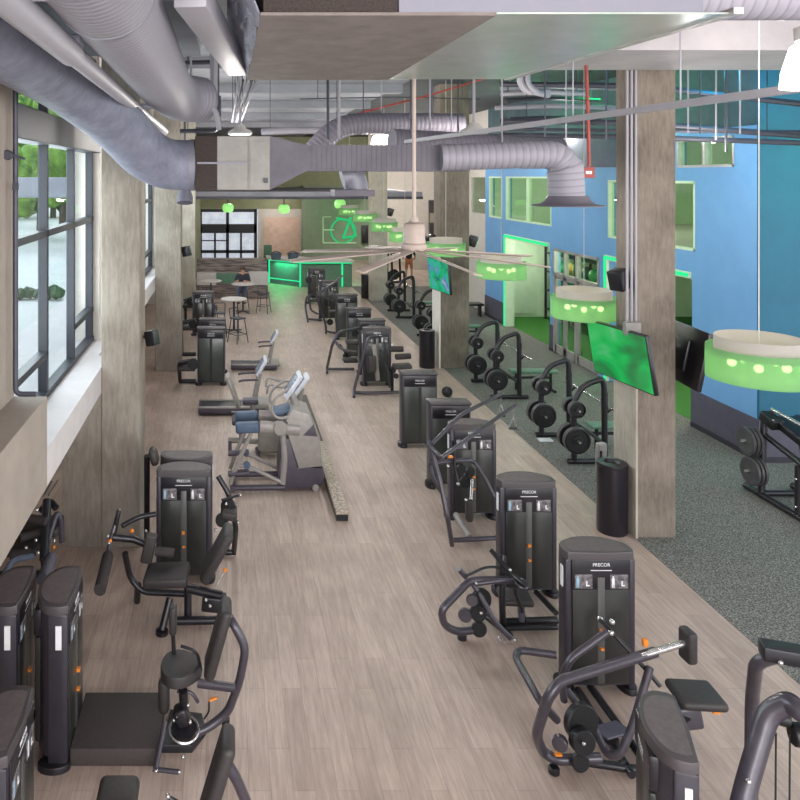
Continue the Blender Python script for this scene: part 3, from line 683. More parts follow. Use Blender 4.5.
# pipes far
def pipe(pts, r, mat, label, fil=.15):
    o = tag(obj('service_pipe', tb(pts, r, fil, 8), mat), label, 'pipe')
    ps = [Vector(p) for p in pts]
    if max(p.z for p in ps) < 7.3 and abs(ps[0].x-ps[-1].x)+abs(ps[0].y-ps[-1].y) > .4:
        for k in (.12, .88):
            p = ps[0].lerp(ps[-1], k) if len(ps) < 3 else (ps[0].lerp(ps[1], .2) if k < .5 else ps[-2].lerp(ps[-1], .8))
            obj('hanger_rod', tb([p, (p.x, p.y, 7.39 if p.y > 10.9 else (6.59 if p.x < -.35 else 6.89))], .007, 0, 6), m_pipe_d, o)
    return o
pipe([P(180, 63, 11.6), P(250, 61, 11.6)], .035, m_pipe_d, 'dark cross pipe near the ceiling, right of the near left column')
pipe([P(140, 106, 9.7), P(216, 106, 9.7), P(219, 130, 9.7)], .035, m_pipe, 'pale pipe in front of the end of the big ribbed duct')
pipe([P(214, 45, 11), P(214, 100, 11)], .06, m_pipe, 'short fat vertical pale pipe left of the plenum')
pipe([P(180, 131, 12), P(219, 131, 12), P(219, 96, 12)], .035, m_pipe_d, 'dark elbow pipe above the dark grille box')
for i, (px, Y, z0, lab) in enumerate(((191, 10, 5.9, 'thin dark rod left of the elbow pipe'), (328, 10.2, 5.5, 'left one of the pair of dark rods above the cross duct'), (339, 10.2, 5.5, 'right one of the pair of dark rods above the cross duct'),
        (411, 12, 5.6, 'thin rod just left of the fan rod'), (430, 12, 5.6, 'thin rod right of the fan rod'), (458, 12, 5.7, 'thin rod behind the disc lamp'), (502, 11.6, 5.5, 'dark rod between disc lamp and red pipe'), (545, 13, 5.6, 'rod above the flared outlet duct'), (566, 13, 5.6, 'rod left of the red pipe'), (606, 13, 5.6, 'rod right of the red pipe'),
        (688, 12.4, 5.7, 'first rod right of the near right column'), (700, 12.4, 5.7, 'second rod right of the near right column'), (716, 12.4, 5.6, 'third rod right of the near right column'), (726, 12.4, 5.4, 'fourth, thicker rod right of the near right column'), (740, 12.4, 5.7, 'fifth rod right of the near right column'))):
    p_ = P(px, 100, Y); pipe([(p_.x, Y, z0), (p_.x, Y, 7.38)], .014 if i not in (1, 2, 13) else .02, m_pipe_d if i % 2 else m_pipe, lab, 0)
for j, (ya, yb, r_, mt, lab) in enumerate(((80, 90, .05, m_pipe_d, 'highest dark pipe at the top of the blue wall'), (117, 122, .05, m_pipe_d, 'middle dark pipe over the blue wall'), (131, 129, .045, m_pipe_d, 'lowest dark pipe over the blue wall'), (125, 118, .03, m_pipe_d, 'pale pipe between the dark pipes over the blue wall'))):
    pipe([P(500, ya+4, 14.5), P(640, ya+6, 13.6), P(802, yb+14, 12.4)], r_, mt, lab, 0)
for j, (x0, x1, y_, Y, lab) in enumerate(((500, 620, 88, 16, 'long pipe in the dark ceiling left of the near right column'), (505, 600, 100, 16.4, 'second pipe in the dark ceiling left of the column'), (495, 620, 108, 15.4, 'third pipe in the dark ceiling left of the column'), (510, 600, 119, 17, 'fourth pipe in the dark ceiling left of the column'),
        (262, 345, 132, 15, 'pipe behind the duct box at centre'), (300, 480, 99, 16, 'wavy thin line pipe under the centre ceiling'), (500, 585, 94, 14.8, 'bent pipe pair end, left of the red pipe'))):
    pipe([P(x0, y_, Y), P((x0+x1)/2, y_-2, Y-.3), P(x1, y_, Y)], (.06, .04, .05, .04, .07, .012, .05)[j], m_pipe_d if j % 2 else m_pipe, lab, .3)
for j in range(2):
    pipe([P(520+7*j, 73, 13), P(520+7*j, 84, 13), P(528+7*j, 92, 13), P(548, 92+3*j, 13.4)], .06, m_pipe, ('left curved pipe hanging near the plenum edge', 'right curved pipe hanging near the plenum edge')[j], .3)
for j in range(5):
    pipe([P(239+j*4.5, 80, 10.9), P(232+j*2.2, 122, 12.6)], .014, m_pipe_d if j % 2 else m_pipe, 'slanting thin conduit from the plenum to the left disc lamp', 0)['group'] = 'conduit bundle over the left disc lamp'
# red pipe with a red sign box
t = thing('red_sprinkler_pipe', 'red sprinkler pipe hanging beside the near right column', 'pipe', P(590, 165, 9.9))
obj('pipe_run', tb([P(586, 60, 9.9), P(588, 112, 9.9), P(589, 166, 9.9)], .022, 0, 10), m_red, t, True)
a, c = q(583, 167, 595, 178, 9.85, .08); obj('red_box', bx(a, c, .005), m_red, t, True, False)
a, c = q(586, 171, 592, 174, 9.84, .02); obj('pale_mark', bx(a, c), m_wht, t, True, False)
tag(obj('service_pipe', tb([P(360, 113, 16), P(430, 95, 15.5), P(500, 74, 14.5)], .02, 0, 8), m_red), 'thin red sprinkler line slanting under the centre ceiling', 'pipe')
# column conduits
t = thing('column_conduits', 'group of pale vertical conduits on the left face of the near right column', 'conduit', (5.6, 10.4, 2.9))
for k, x in enumerate((5.50, 5.56, 5.62)):
    obj('conduit', tb([(x, 10.31, 2.9), (x, 10.31, 6.45)], .018, 0, 8), m_pipe, t, True)
obj('junction_box', bx((5.45, 10.24, 2.82), (5.66, 10.34, 3.0), .01), m_box, t, True)
# left wall pipe
t = thing('corner_pipe', 'dark vertical pipe with fittings at the near window edge', 'pipe', (-1.93, 7.02, 2.95))
obj('pipe_run', tb([P(15.5, 88, 6.8), P(15.5, 394, 6.8), P(36, 394, 6.8)], .024, .06, 10), m_pipe_d, t, True)
b = B(); disc(b, P(8, 155, 6.75), (0, -1, 0), .045, .05, 18, .01); obj('round_valve', b, m_pipe_d, t, True)
obj('fitting', tb([P(12, 155, 6.75), P(25, 159, 6.8)], .012, 0, 8), m_pipe_d, t, True)
b = B(); box(b, P(12, 190, 6.75), P(19, 183, 6.84)+Vector((0, 0, 0))); obj('coupling', b, m_pipe_d, t, True)

# ceiling fan
hub = P(414, 250, 8.0)
t = thing('ceiling_fan', 'large pale ceiling fan with long thin blades on a tall rod', 'fan', hub)
obj('down_rod', tb([(hub.x, hub.y, hub.z+.2), (hub.x, hub.y, 6.9)], .022, 0, 12), m_fan, t, True)
b = B(); lathe(b, hub+Vector((0, 0, .03)), (0, 0, 1), [(0, -.03), (.13, -.03), (.135, 0), (.135, .03), (.115, .05), (.115, .22), (.1, .25), (.05, .27), (.04, .32), (0, .32)], 28); obj('motor_housing', b, m_fan, t, True)
for k in range(8):
    a = R(235+45*k); d = Vector((math.cos(a), math.sin(a), 0)); s = Vector((-d.y, d.x, 0))
    b = B(); e0 = hub+d*.12; e1 = hub+d*1.36+Vector((0, 0, -.09))
    obox(b, (e0+e1)/2, ((e1-e0).length, .095, .012), e1-e0, Vector((0, 0, 1))+s*.22, .004); obj('blade', b, m_fan, t, True)

# bell and disc lamps
def bell(X, Y, Z, r, label, on=True):
    t = thing('bell_lamp', label, 'lamp', (X, Y, Z))
    zt = 7.38 if Y > 10.9 else 6.88
    obj('cord', tb([(X, Y, Z+.3), (X, Y, zt)], .012, 0, 8), m_pipe, t, True)
    b = B(); lathe(b, (X, Y, Z), (0, 0, 1), [(r, 0), (r*.97, r*.35), (r*.8, r*.95), (r*.62, r*1.1), (0, r*1.1), (0, r*1.0), (r*.55, r*1.0), (r*.75, r*.85), (r*.93, r*.3), (r, 0)], 30); obj('bell_shade', b, m_bell, t, True)
    b = B(); lathe(b, (X, Y, Z+r*1.1), (0, 0, 1), [(0, 0), (r*.7, 0), (r*.72, r*.3), (r*.3, r*.35), (r*.25, r*.7), (0, r*.75)], 24); obj('lamp_cap', b, m_disc, t, True)
    lamp('bell_light', 'POINT', (X, Y, Z-.12), 45, (1, .93, .86), .1)
def discl(X, Y, Z, r, label):
    t = thing('disc_lamp', label, 'lamp', (X, Y, Z))
    obj('stem', tb([(X, Y, Z+.05), (X, Y, 7.38 if Y > 10.9 else 6.88)], .02, 0, 8), m_pipe, t, True)
    b = B(); lathe(b, (X, Y, Z), (0, 0, 1), [(0, 0), (r*.9, 0), (r, .02), (r*.9, .06), (r*.5, .1), (r*.3, .16), (0, .17)], 30); obj('disc_shade', b, m_disc, t, True)
bell(2.80, 13.6, 5.52, .2, 'lit white bell lamp hanging behind the cross duct')
bell(2.82, 3.5, 5.42, .2, 'lit white bell lamp cut by the right edge of the view')
discl(3.54, 10.75, 5.60, .2, 'unlit pale disc lamp above the ribbed outlet duct')
discl(.21, 12.0, 5.66, .2, 'unlit pale disc lamp above the duct box')

# green drum pendants
DR = [(10.0, 2.52, 'nearest and largest green drum pendant, at the right edge'), (14.9, 2.42, 'green drum pendant left of the near right column'), (19.4, 2.60, 'green drum pendant in front of the green lit doorway'),
      (24.3, 2.66, 'green drum pendant in front of the second right column'), (29.9, 2.62, 'green drum pendant half hidden by the fan motor'), (33.9, 2.74, 'third farthest green drum pendant'), (38.6, 2.88, 'second farthest green drum pendant'), (43.4, 2.97, 'farthest green drum pendant, above the reception')]
d0 = None
for i, (Y, Z, lab) in enumerate(DR):
    Y *= .77; Z = 5-(5-Z)*.77; X = 5.46
    if d0 is None:
        d0 = thing('drum_pendant', lab, 'pendant lamp', (X, Y, Z), 0, 'row of green drum pendants')
        b = B(); lathe(b, (0, 0, 0), (0, 0, 1), [(0.47, -0.1771), (0.47, 0.1463), (0.465, 0.1463), (0.465, -0.1771), (0.47, -0.1771)], 48); obj('green_shade', b, m_shade, d0)
        b = B(); lathe(b, (0, 0, 0), (0, 0, 1), [(0.395, 0.06), (0.395, 0.255), (0.389, 0.255), (0.389, 0.06), (0.395, 0.06)], 48); obj('white_inner_shade', b, m_shade_w, d0)
        b = B(); lathe(b, (0, 0, -.172), (0, 0, 1), [(0.0, 0.0), (0.462, 0.0), (0.462, 0.0031), (0.0, 0.0031)], 40); obj('diffuser', b, m_shade_w, d0)
        b = B(); disc(b, (0, 0, .05), (0, 0, 1), .03, .12, 12)
        for k in range(5):
            a = R(-90+72*k); tube(b, [(0, 0, .06), (.24*math.cos(a), .24*math.sin(a), .06), (.24*math.cos(a), .24*math.sin(a), 0)], .008, 6)
        obj('lamp_holder', b, m_pipe, d0)
        for k in range(5):
            a = R(-90+72*k); b = B(); sphere(b, (.24*math.cos(a), .24*math.sin(a), -.02), .042, 12, 8); obj('bulb', b, m_bulb, d0)
        o = d0
    else: o = copy_tree(d0, None, (X, Y, Z), 0, lab)
    o.rotation_euler.z = math.atan2(-Y, -X)+PI/2+(R(36) if i in (2, 3, 5) else 0)
    zt = 7.38 if Y > 10.9 else 6.89
    if Y > 33: zt = 4.1
    obj('cord', tb([(0, 0, .06), (0, 0, zt-Z)], .006, 0, 6), m_disc, o)
    if i < 5: lamp('drum_light', 'POINT', (X, Y, Z+.02), 6, (1, .95, .6), .08)
for i, (px, py, lab) in enumerate(((228, 208, 'green glass pendant in front of the entrance doors'), (284, 209, 'green glass pendant above the bright side opening'), (340, 204, 'green glass pendant left of the drum pendants'))):
    c = P(px, py, 34.5); t = thing('glass_pendant', lab, 'pendant lamp', c, 0, 'lobby pendants')
    b = B(); lathe(b, c, (0, 0, 1), [(0, -.2), (.18, -.19), (.25, -.1), (.25, .1), (.18, .19), (0, .2)], 20); obj('glass_shade', b, m_ggl, t, True)
    obj('cord', tb([(c.x, c.y, c.z+.2), (c.x, c.y, 4.1)], .03, 0, 6), m_pipe_d, t, True)

# ================================================================== WEIGHT TOWERS
TW, TH = .34, 1.38
def lens(sc=1.0, front=-.15, bulge=.17, side=-.03, n=14, hw=TW):
    """plan outline: nearly flat front, bulging back, rounded ends"""
    pts = [(-hw*sc*.93, front*sc), (0, (front-.015)*sc), (hw*sc*.93, front*sc), (hw*sc, (front+.05)*sc), (hw*sc, side*sc)]
    for k in range(1, n):
        a = PI*k/n; x = math.cos(a); pts.append((hw*sc*x, (side+(bulge-side)*math.sin(a))*sc))
    pts += [(-hw*sc, side*sc), (-hw*sc, (front+.05)*sc)]
    return pts
def build_tower(label, loc, rz, group):
    t = thing('weight_stack_tower', label, 'weight tower', loc, rz, group)
    b = B(); prism(b, lens(.95), .10, TH-.07); obj('body', b, m_shell, t)
    b = B(); prism(b, lens(1.0), TH-.075, TH, bev=.012); obj('top_cap', b, m_cap, t)
    b = B(); prism(b, lens(.82), TH-.002, TH+.003); obj('cap_inset', b, m_capin, t)
    for s in (-1, 1):
        b = B(); box(b, (s*.305-.033, -.15, .05), (s*.305+.033, .02, TH-.07), .02); obj('side_post', b, m_shell, t)
        b = B(); prism(b, [(s*.305+.085*math.cos(a), -.03+.14*math.sin(a)) for a in [2*PI*k/16 for k in range(16)]], 0, .06, bev=.015); obj('foot', b, m_black, t)
        b = B(); box(b, (s*.148-.125, -.158, .12), (s*.148+.125, -.143, 1.02), .003); obj('smoked_panel', b, m_smoke, t)
        b = B(); box(b, (s*.17-.085, -.166, 1.035), (s*.17+.085, -.155, 1.17), .002); pl = obj('exercise_placard', b, m_placard, t)
        b = B(); prism(b, [(s*.17-.07, 1.045), (s*.17-.062, 1.045), (s*.17-.058, 1.09), (s*.17-.054, 1.045), (s*.17-.046, 1.045), (s*.17-.044, 1.13), (s*.17-.052, 1.138), (s*.17-.05, 1.155), (s*.17-.066, 1.155), (s*.17-.064, 1.138), (s*.17-.072, 1.13)], .1655, .168, Matrix.Rotation(R(90), 4, 'X')); obj('standing_figure', b, m_lblue if s < 0 else m_wht, pl)
        b = B(); prism(b, [(s*.17+.02, 1.06), (s*.17+.055, 1.06), (s*.17+.055, 1.07), (s*.17+.033, 1.072), (s*.17+.036, 1.11), (s*.17+.022, 1.11)], .1655, .168, Matrix.Rotation(R(90), 4, 'X')); obj('seated_figure', b, m_wht, pl)
    b = B(); box(b, (-.035, -.162, .12), (.035, -.15, 1.14), .003); obj('guide_slot', b, m_slot, t)
    b = B(); box(b, (-.28, -.160, 1.02), (.28, -.145, TH-.075), .003); obj('header_panel', b, m_head, t)
    text('logo', 'PRECOR', .045, m_wht, t, (0, -.164, 1.262), (R(90), 0, 0))
    b = B(); box(b, (-.10, -.163, 1.205), (.10, -.160, 1.212)); obj('caption_line', b, m_wht, t)
    b = B(); box(b, (-.015, -.185, .45), (.02, -.155, .47)); box(b, (-.02, -.19, .62), (.015, -.155, .65)); obj('selector_pin', b, m_orange, t)
    b = B(); box(b, (-.30, -.12, .10), (.30, -.08, .13)); obj('bottom_rail', b, m_black, t)
    b = B(); box(b, (-.347, -.10, 1.02), (-.336, -.05, 1.22)); obj('side_sticker', b, m_wht, t)
    # rear side
    b = B(); box(b, (-.22, .06, .14), (.22, .162, 1.05), .03); obj('rear_panel', b, m_smoke, t)
    b = B(); box(b, (-.24, .06, 1.06), (.24, .168, TH-.08), .03); obj('rear_header', b, m_head, t)
    text('logo', 'PRECOR', .045, m_wht, t, (0, .170, 1.20), (R(90), 0, R(180)))
    b = B(); box(b, (-.09, .166, 1.150), (.09, .1695, 1.157)); obj('caption_line', b, m_wht, t)
    return t
TWR = [ # x0,x1 px, Y, rz deg, label, group
    (557, 634, 7.37, 0, 'weight tower nearest on the right, facing the viewer beside the rowing arms', 'right'),
    (494, 555, 9.03, 0, 'second weight tower from the front on the right, behind the low seated press', 'right'),
    (446, 494, 11.05, 0, 'weight tower under the two raised pulldown arms', 'right'),
    (428, 474, 12.1, 180, 'weight tower seen from behind, just beyond the pulldown tower', 'right'),
    (400, 440, 13.9, 180, 'plain backed tall tower left of the pulldown machine, seen from behind', 'right'),
    (359, 393, 18.0, 0, 'weight tower behind the leg roller machine', 'right'),
    (356, 389, 19.0, 180, 'weight tower directly behind the leg roller tower', 'right'),
    (346, 373, 20.6, 180, 'back of the weight tower right of the looped far machine', 'right'),
    (335, 359, 23.0, 180, 'back of the weight tower next to the farthest black bin', 'right'),
    (318, 338, 26.0, 0, 'weight tower second from the reception', 'right'),
    (307, 325, 29.5, 0, 'weight tower closest to the reception', 'right'),
    (155, 214, 9.35, 0, 'near left weight tower behind the leg extension seat', 'left'),
    (158, 215, 9.74, 180, 'weight tower back to back with the near left one', 'left'),
    (196, 226, 18.0, 180, 'tall plain tower in the far left row, nearest of that row', 'left'),
    (199, 226, 19.1, 180, 'tower directly behind the plain one in the far left row', 'left'),
    (192, 215, 23.6, 0, 'farthest left tower, beside the cafe tables', 'left')]
def build_plain(label, loc, rz, group):
    t = thing('weight_stack_tower', label, 'weight tower', loc, rz, group)
    b = B(); box(b, (-.325, -.14, .07), (.325, .12, TH-.04), .03); obj('body', b, m_shell, t)
    b = B(); box(b, (-.34, -.155, TH-.05), (.34, .135, TH), .025); obj('top_cap', b, m_cap, t)
    b = B(); box(b, (-.285, .10, .12), (.285, .128, 1.12), .006); obj('smoked_panel', b, m_plain, t)
    b = B(); box(b, (-.295, .10, 1.13), (.295, .130, TH-.05), .006); obj('header_panel', b, m_head, t)
    text('logo', 'PRECOR', .045, m_wht, t, (0, .132, 1.24), (R(90), 0, R(180)))
    b = B(); box(b, (-.09, .128, 1.185), (.09, .1325, 1.193)); obj('caption_line', b, m_wht, t)
    b = B(); box(b, (-.03, .11, .12), (.03, .131, 1.12)); obj('centre_rib', b, m_smoke, t)
    b = B(); box(b, (-.30, -.15, .95), (.30, -.138, 1.3), .004); obj('front_header', b, m_head, t)
    for s in (-1, 1):
        b = B(); prism(b, [(s*.295+.085*math.cos(a), .0+.14*math.sin(a)) for a in [2*PI*k/16 for k in range(16)]], 0, .07, bev=.015); obj('foot', b, m_black, t)
    return t
m_plain = M('tinted_rear_panel', lin(66, 70, 66), .3, noise=(2, lin(52, 56, 53)), coat=.1)
T0 = None; T1 = None
for i, (x0, x1, Y, rz, lab, g) in enumerate(TWR):
    X = ((x0+x1)/2-CX)*(Y-.15)/FP+(.05 if x0 > 440 else .03 if x0 > CX else -.01)
    g = {'right': 'weight towers of the right row', 'left': 'weight towers of the left row'}[g]
    if rz == 180 and Y > 11.5:
        X = ((x0+x1)/2-CX)*(Y-.13)/FP
        if T1 is None: T1 = build_plain(lab, (X, Y, 0), R(rz), g)
        else: o = copy_tree(T1, None, (X, Y, 0), R(rz), lab); o['group'] = g
    elif T0 is None: T0 = build_tower(lab, (X, Y, 0), R(rz), g)
    else: o = copy_tree(T0, None, (X, Y, 0), R(rz), lab); o['group'] = g
for x, y, rz, lab in ((-1.49, 6.64, 90, 'tower turned sideways at the left, standing at the end of the flat platform'), (-1.92, 6.64, 90, 'sideways tower closest to the left edge, under the ledge'), (-1.52, 5.0, 90, 'sideways tower in the bottom left corner'), (2.90, 4.97, 71, 'sideways tower at the bottom edge in front of the rower seat')):
    o = copy_tree(T0, None, (x, y, 0), R(rz), lab); o['group'] = 'towers turned sideways'
    if rz == 71: o.scale = (1, .84, 1)

# ================================================================== MACHINES
def T(t, name, pts, r, mat=None, fil=.09, flat=1.0): return obj(name, tb(pts, r, fil, 10, flat), mat or m_char, t, True)
def pad(t, name, c, s, ex=(1, 0, 0), ez=(0, 0, 1), bev=.03, mat=None):
    b = B(); obox(b, c, s, ex, ez, bev, 3); return obj(name, b, mat or m_pad, t, True)
def D(t, name, c, ax, r, th, mat=None): b = B(); disc(b, c, ax, r, th, 24, min(.008, th*.3)); return obj(name, b, mat or m_plate, t, True)
def knob(t, c, r=.02): b = B(); sphere(b, c, r, 10, 7); return obj('knob', b, m_silver, t, True)

# --- seated row beside the nearest right tower
t = thing('row_machine', 'seated row machine with long bent arm, pulley cluster and square seat, front right', 'gym machine', (3.2, 6.4, 0))
T(t, 'side_loop', [V(556, 655, .35), V(519, 650, .35), V(515, 657, .35), V(541, 703, .33), V(557, 720, .12)], .035)
T(t, 'main_arm', [V(655, 652, 1.0), V(560, 681, .93), V(548, 697, .82), V(536, 735, .4), V(543, 752, .14), V(556, 760, .10), V(600, 758, .10)], .042)
T(t, 'slide_bar', [V(640, 656, 1.0), V(684, 643, 1.04)], .028, m_silver)
pad(t, 'chest_pad', V(688, 645, 1.02), (.09, .15, .27), (1, .1, 0), (0, 0, 1), .03)
b = B(); box(b, V(645, 646, 1.06)-Vector((.02, .02, 0)), V(645, 646, 1.06)+Vector((.02, .02, .06)), .006); obj('adjuster', b, m_orange, t, True)
T(t, 'lever_arm', [V(607, 632, 1.12), V(570, 659, .95), V(562, 676, .8), V(564, 700, .5)], .03)
T(t, 'handle_bar', [V(600, 620, 1.15), V(612, 632, 1.12), V(640, 663, .95), V(660, 686, .8)], .018, m_black)
for p_ in (V(600, 619, 1.15), V(611, 633, 1.12), V(612, 622, 1.15)): knob(t, p_, .024)
T(t, 'handle_upright', [V(650, 667, .95), V(632, 728, .5), V(620, 755, .3), V(608, 756, .25), V(590, 722, .35), V(567, 690, .5)], .032)
T(t, 'base_rail', [V(578, 690, .06), V(632, 775, .06)], .035, m_black, 0)
T(t, 'base_rail', [V(590, 686, .06), V(648, 766, .06)], .035, m_black, 0)
T(t, 'base_rail', [V(560, 758, .06), V(640, 770, .06)], .035, m_black, 0)
b = B(); p_ = V(554, 770, .03); disc(b, p_, (0, 0, 1), .045, .06, 16, .01); obj('foot', b, m_black, t, True)
D(t, 'pulley', V(581, 722, .42), (.25, -1, .1), .15, .07); D(t, 'pulley', V(582, 741, .34), (.1, -1, .1), .10, .08); D(t, 'pulley', V(580, 762, .12), (.1, -1, .1), .075, .05)
D(t, 'pulley', V(560, 743, .3), (-.6, -1, .1), .06, .07, m_char)
for p_ in (V(581, 739, .37),): knob(t, p_+Vector((0, -.05, 0)), .016)
b = B(); p_ = V(558, 754, .2); box(b, p_-Vector((.03, .02, .01)), p_+Vector((.03, .02, .01)), .005); obj('yellow_clip', b, m_orange, t, True)
pad(t, 'seat', V(696, 695, .52), (.38, .34, .08), (1, -.08, 0), (0, 0, 1), .035)
pad(t, 'seat_bracket', V(682, 716, .38), (.3, .12, .2), (1, -.1, .2), (0, 0, 1), .03, m_char)
T(t, 'seat_post', [V(686, 716, .42), V(660, 738, .06)], .04, m_black, 0)
b = B(); p_ = V(716, 712, .44); obox(b, p_, (.07, .04, .02), (1, 0, 0), (0, 0, 1), .008); obj('seat_lever', b, m_orange, t, True)
T(t, 'bracket', [V(590, 728, .1), V(618, 744, .1)], .05, m_black, 0, .6)
pad(t, 'foot_plate', V(612, 730, .15), (.28, .2, .02), (1, .3, 0), (0, .2, 1), .008, m_dado)

# --- seated press at second tower
t = thing('seated_press', 'low seated press with curved frame and stacked pulleys, left of the second tower', 'gym machine', (2.5, 8.3, 0))
T(t, 'curved_frame', [V(512, 580, .62), V(470, 580, .62), V(441, 610, .42), V(444, 625, .2), V(456, 632, .1), V(474, 630, .1)], .04)
T(t, 'lever_arm', [V(459, 569, .75), V(466, 577, .66)], .03, m_char, 0)
T(t, 'lever_arm', [V(491, 550, .85), V(512, 575, .7), V(527, 587, .6)], .026, m_black)
T(t, 'handle_bar', [V(466, 576, .7), V(485, 567, .72), V(500, 567, .74), V(512, 577, .7)], .014, m_black)
T(t, 'side_strut', [V(472, 582, .6), V(497, 625, .2), V(511, 638, .08)], .03)
T(t, 'upright_post', [V(503, 555, .82), V(502, 600, .4), V(503, 626, .06)], .035, m_black, 0)
T(t, 'long_arm', [V(475, 584, .6), V(505, 580, .66), V(518, 578, .66)], .024, m_char)
T(t, 'cross_rail', [V(505, 622, .06), V(557, 620, .06)], .04, m_black, 0)
T(t, 'cross_rail', [V(505, 628, .06), V(557, 627, .06)], .03, m_black, 0)
T(t, 'upright_brace', [V(515, 590, .6), V(526, 622, .08)], .02, m_black, 0)
T(t, 'base_rail', [V(480, 612, .06), V(511, 636, .06)], .032, m_black, 0)
T(t, 'base_rail', [V(536, 592, .06), V(556, 613, .06)], .032, m_black, 0)
pad(t, 'seat', V(515, 597, .35), (.34, .3, .07), (1, -.1, 0), (0, 0, 1), .03)
pad(t, 'knee_guard', V(521, 607, .25), (.06, .22, .24), (1, -.3, 0), (.2, 0, 1), .02, m_dado)
D(t, 'pulley', V(481, 600, .42), (.3, -1, .1), .12, .05); D(t, 'pulley', V(478, 613, .3), (0, -1, .1), .085, .06); D(t, 'pulley', V(479, 629, .12), (0, -1, .1), .08, .05)
D(t, 'pulley', V(465, 615, .28), (-.5, -1, .1), .07, .06, m_char); D(t, 'pulley', V(472, 600, .45), (-.3, -1, .1), .06, .05, m_cap)
for p_ in (V(500, 640, .04), V(513, 641, .04)): D(t, 'end_cap', p_, (0, -1, 0), .03, .03, m_silver)
b = B(); lathe(b, V(521, 584, .62), (.2, -.3, 1), [(.07, 0), (.08, .012), (.07, .024), (.06, .012), (.07, 0)], 20); obj('grip_ring', b, m_char, t, True)
b = B(); disc(b, V(462, 637, .02), (0, 0, 1), .05, .04, 16); obj('foot', b, m_black, t, True)
for p_ in (V(476, 583, .62), V(510, 570, .75), V(481, 613, .36)): knob(t, p_, .018)

# --- lat pulldown with raised arms
t = thing('pulldown_machine', 'pulldown machine with two long raised arms and hanging stirrup handles', 'gym machine', (2.9, 10.2, 0))
for (a, c, e) in ((V(432, 444, 1.35), V(460, 415, 1.6), V(501, 394, 1.7)), (V(441, 458, 1.3), V(480, 430, 1.45), V(515, 405, 1.6))):
    T(t, 'raised_arm', [a, c, e], .028, m_char, .15)
T(t, 'arm_axle', [V(428, 440, 1.4), V(431, 448, 1.32), V(442, 458, 1.28)], .028)
T(t, 'front_frame', [V(430, 445, 1.35), V(440, 480, .95), V(448, 520, .5), V(452, 545, .04)], .032)
T(t, 'front_frame', [V(452, 540, .08), V(460, 540, .08), V(496, 538, .08)], .032)
T(t, 'rear_loop', [V(430, 464, 1.1), V(450, 461, 1.1), V(474, 460, 1.08), V(484, 476, .9), V(494, 497, .65)], .03)
T(t, 'rear_loop', [V(430, 464, 1.08), V(433, 478, .9), V(446, 500, .6)], .028)
T(t, 'seat_post', [V(453, 440, 1.4), V(455, 470, 1.0), V(458, 482, .85)], .022, m_black, 0)
T(t, 'base_rail', [V(456, 515, .12), V(470, 538, .08)], .045, m_elgrey, 0)
D(t, 'pulley', V(461, 469, .95), (.3, -1, 0), .07, .04); D(t, 'pulley', V(470, 472, .85), (.3, -1, 0), .07, .05); D(t, 'pulley', V(466, 482, .75), (.1, -1, 0), .09, .05)
pad(t, 'knee_pad', V(469, 510, .45), (.09, .12, .3), (1, 0, 0), (0, 0, 1), .03)
T(t, 'selector_rod', [V(472, 480, .8), V(471, 500, .6)], .022, m_silver, 0)
b = B(); p_ = V(451, 457, 1.17); box(b, p_-Vector((.04, .02, .01)), p_+Vector((.04, .02, .02)), .005); obj('orange_clip', b, m_orange, t, True)
for tip, dz in ((V(501, 396, 1.68), .0), (V(513, 408, 1.58), 0)):
    b = B(); g = tip+Vector((0, 0, -.02)); tube(b, [g, g-Vector((0, 0, .12))], .006, 6); h = g-Vector((0, 0, .12))
    tube(b, [h, h+Vector((-.06, 0, -.16)), h+Vector((.06, 0, -.16)), h], .009, 6)
    obj('stirrup_handle', b, m_silver, t, True)
    T(t, 'handle_grip', [h+Vector((-.06, 0, -.16)), h+Vector((.06, 0, -.16))], .018, m_black, 0)
for p_ in (V(442, 458, 1.28), V(448, 466, 1.08), V(466, 500, .6), V(458, 484, .84)): knob(t, p_, .022)

# --- leg roller machine at tower 6
t = thing('roller_machine', 'leg machine with three foam rollers beside a looped frame, middle right row', 'gym machine', (3.3, 17.2, 0))
T(t, 'loop_frame', [V(378, 336, 1.3), V(368, 338, 1.3), V(354, 390, .1), V(354, 397, .03)], .035)
T(t, 'loop_frame', [V(355, 392, .06), V(362, 393, .06), V(401, 392, .06)], .035)
T(t, 'upright', [V(374, 345, 1.15), V(378, 380, .3)], .05, m_elgrey, .1, .5)
T(t, 'swing_arm', [V(380, 350, 1.0), V(388, 370, .6), V(390, 388, .2)], .03, m_black)
for a, c in ((V(391, 349, 1.05), V(403, 349, 1.05)), (V(396, 357, .9), V(410, 356, .9))): T(t, 'foam_roller', [a, c], .065, m_foam, 0)
pad(t, 'seat', V(402, 366, .7), (.4, .3, .09), (1, 0, .05), (0, 0, 1), .03)
T(t, 'seat_post', [V(392, 368, .65), V(392, 390, .06)], .04, m_black, 0)
D(t, 'pulley', V(392, 370, .5), (0, -1, 0), .09, .05); D(t, 'pulley', V(396, 376, .4), (0, -1, 0), .06, .05)
pad(t, 'side_pad', V(372, 364, .7), (.2, .1, .4), (1, 0, 0), (0, 0, 1), .04)
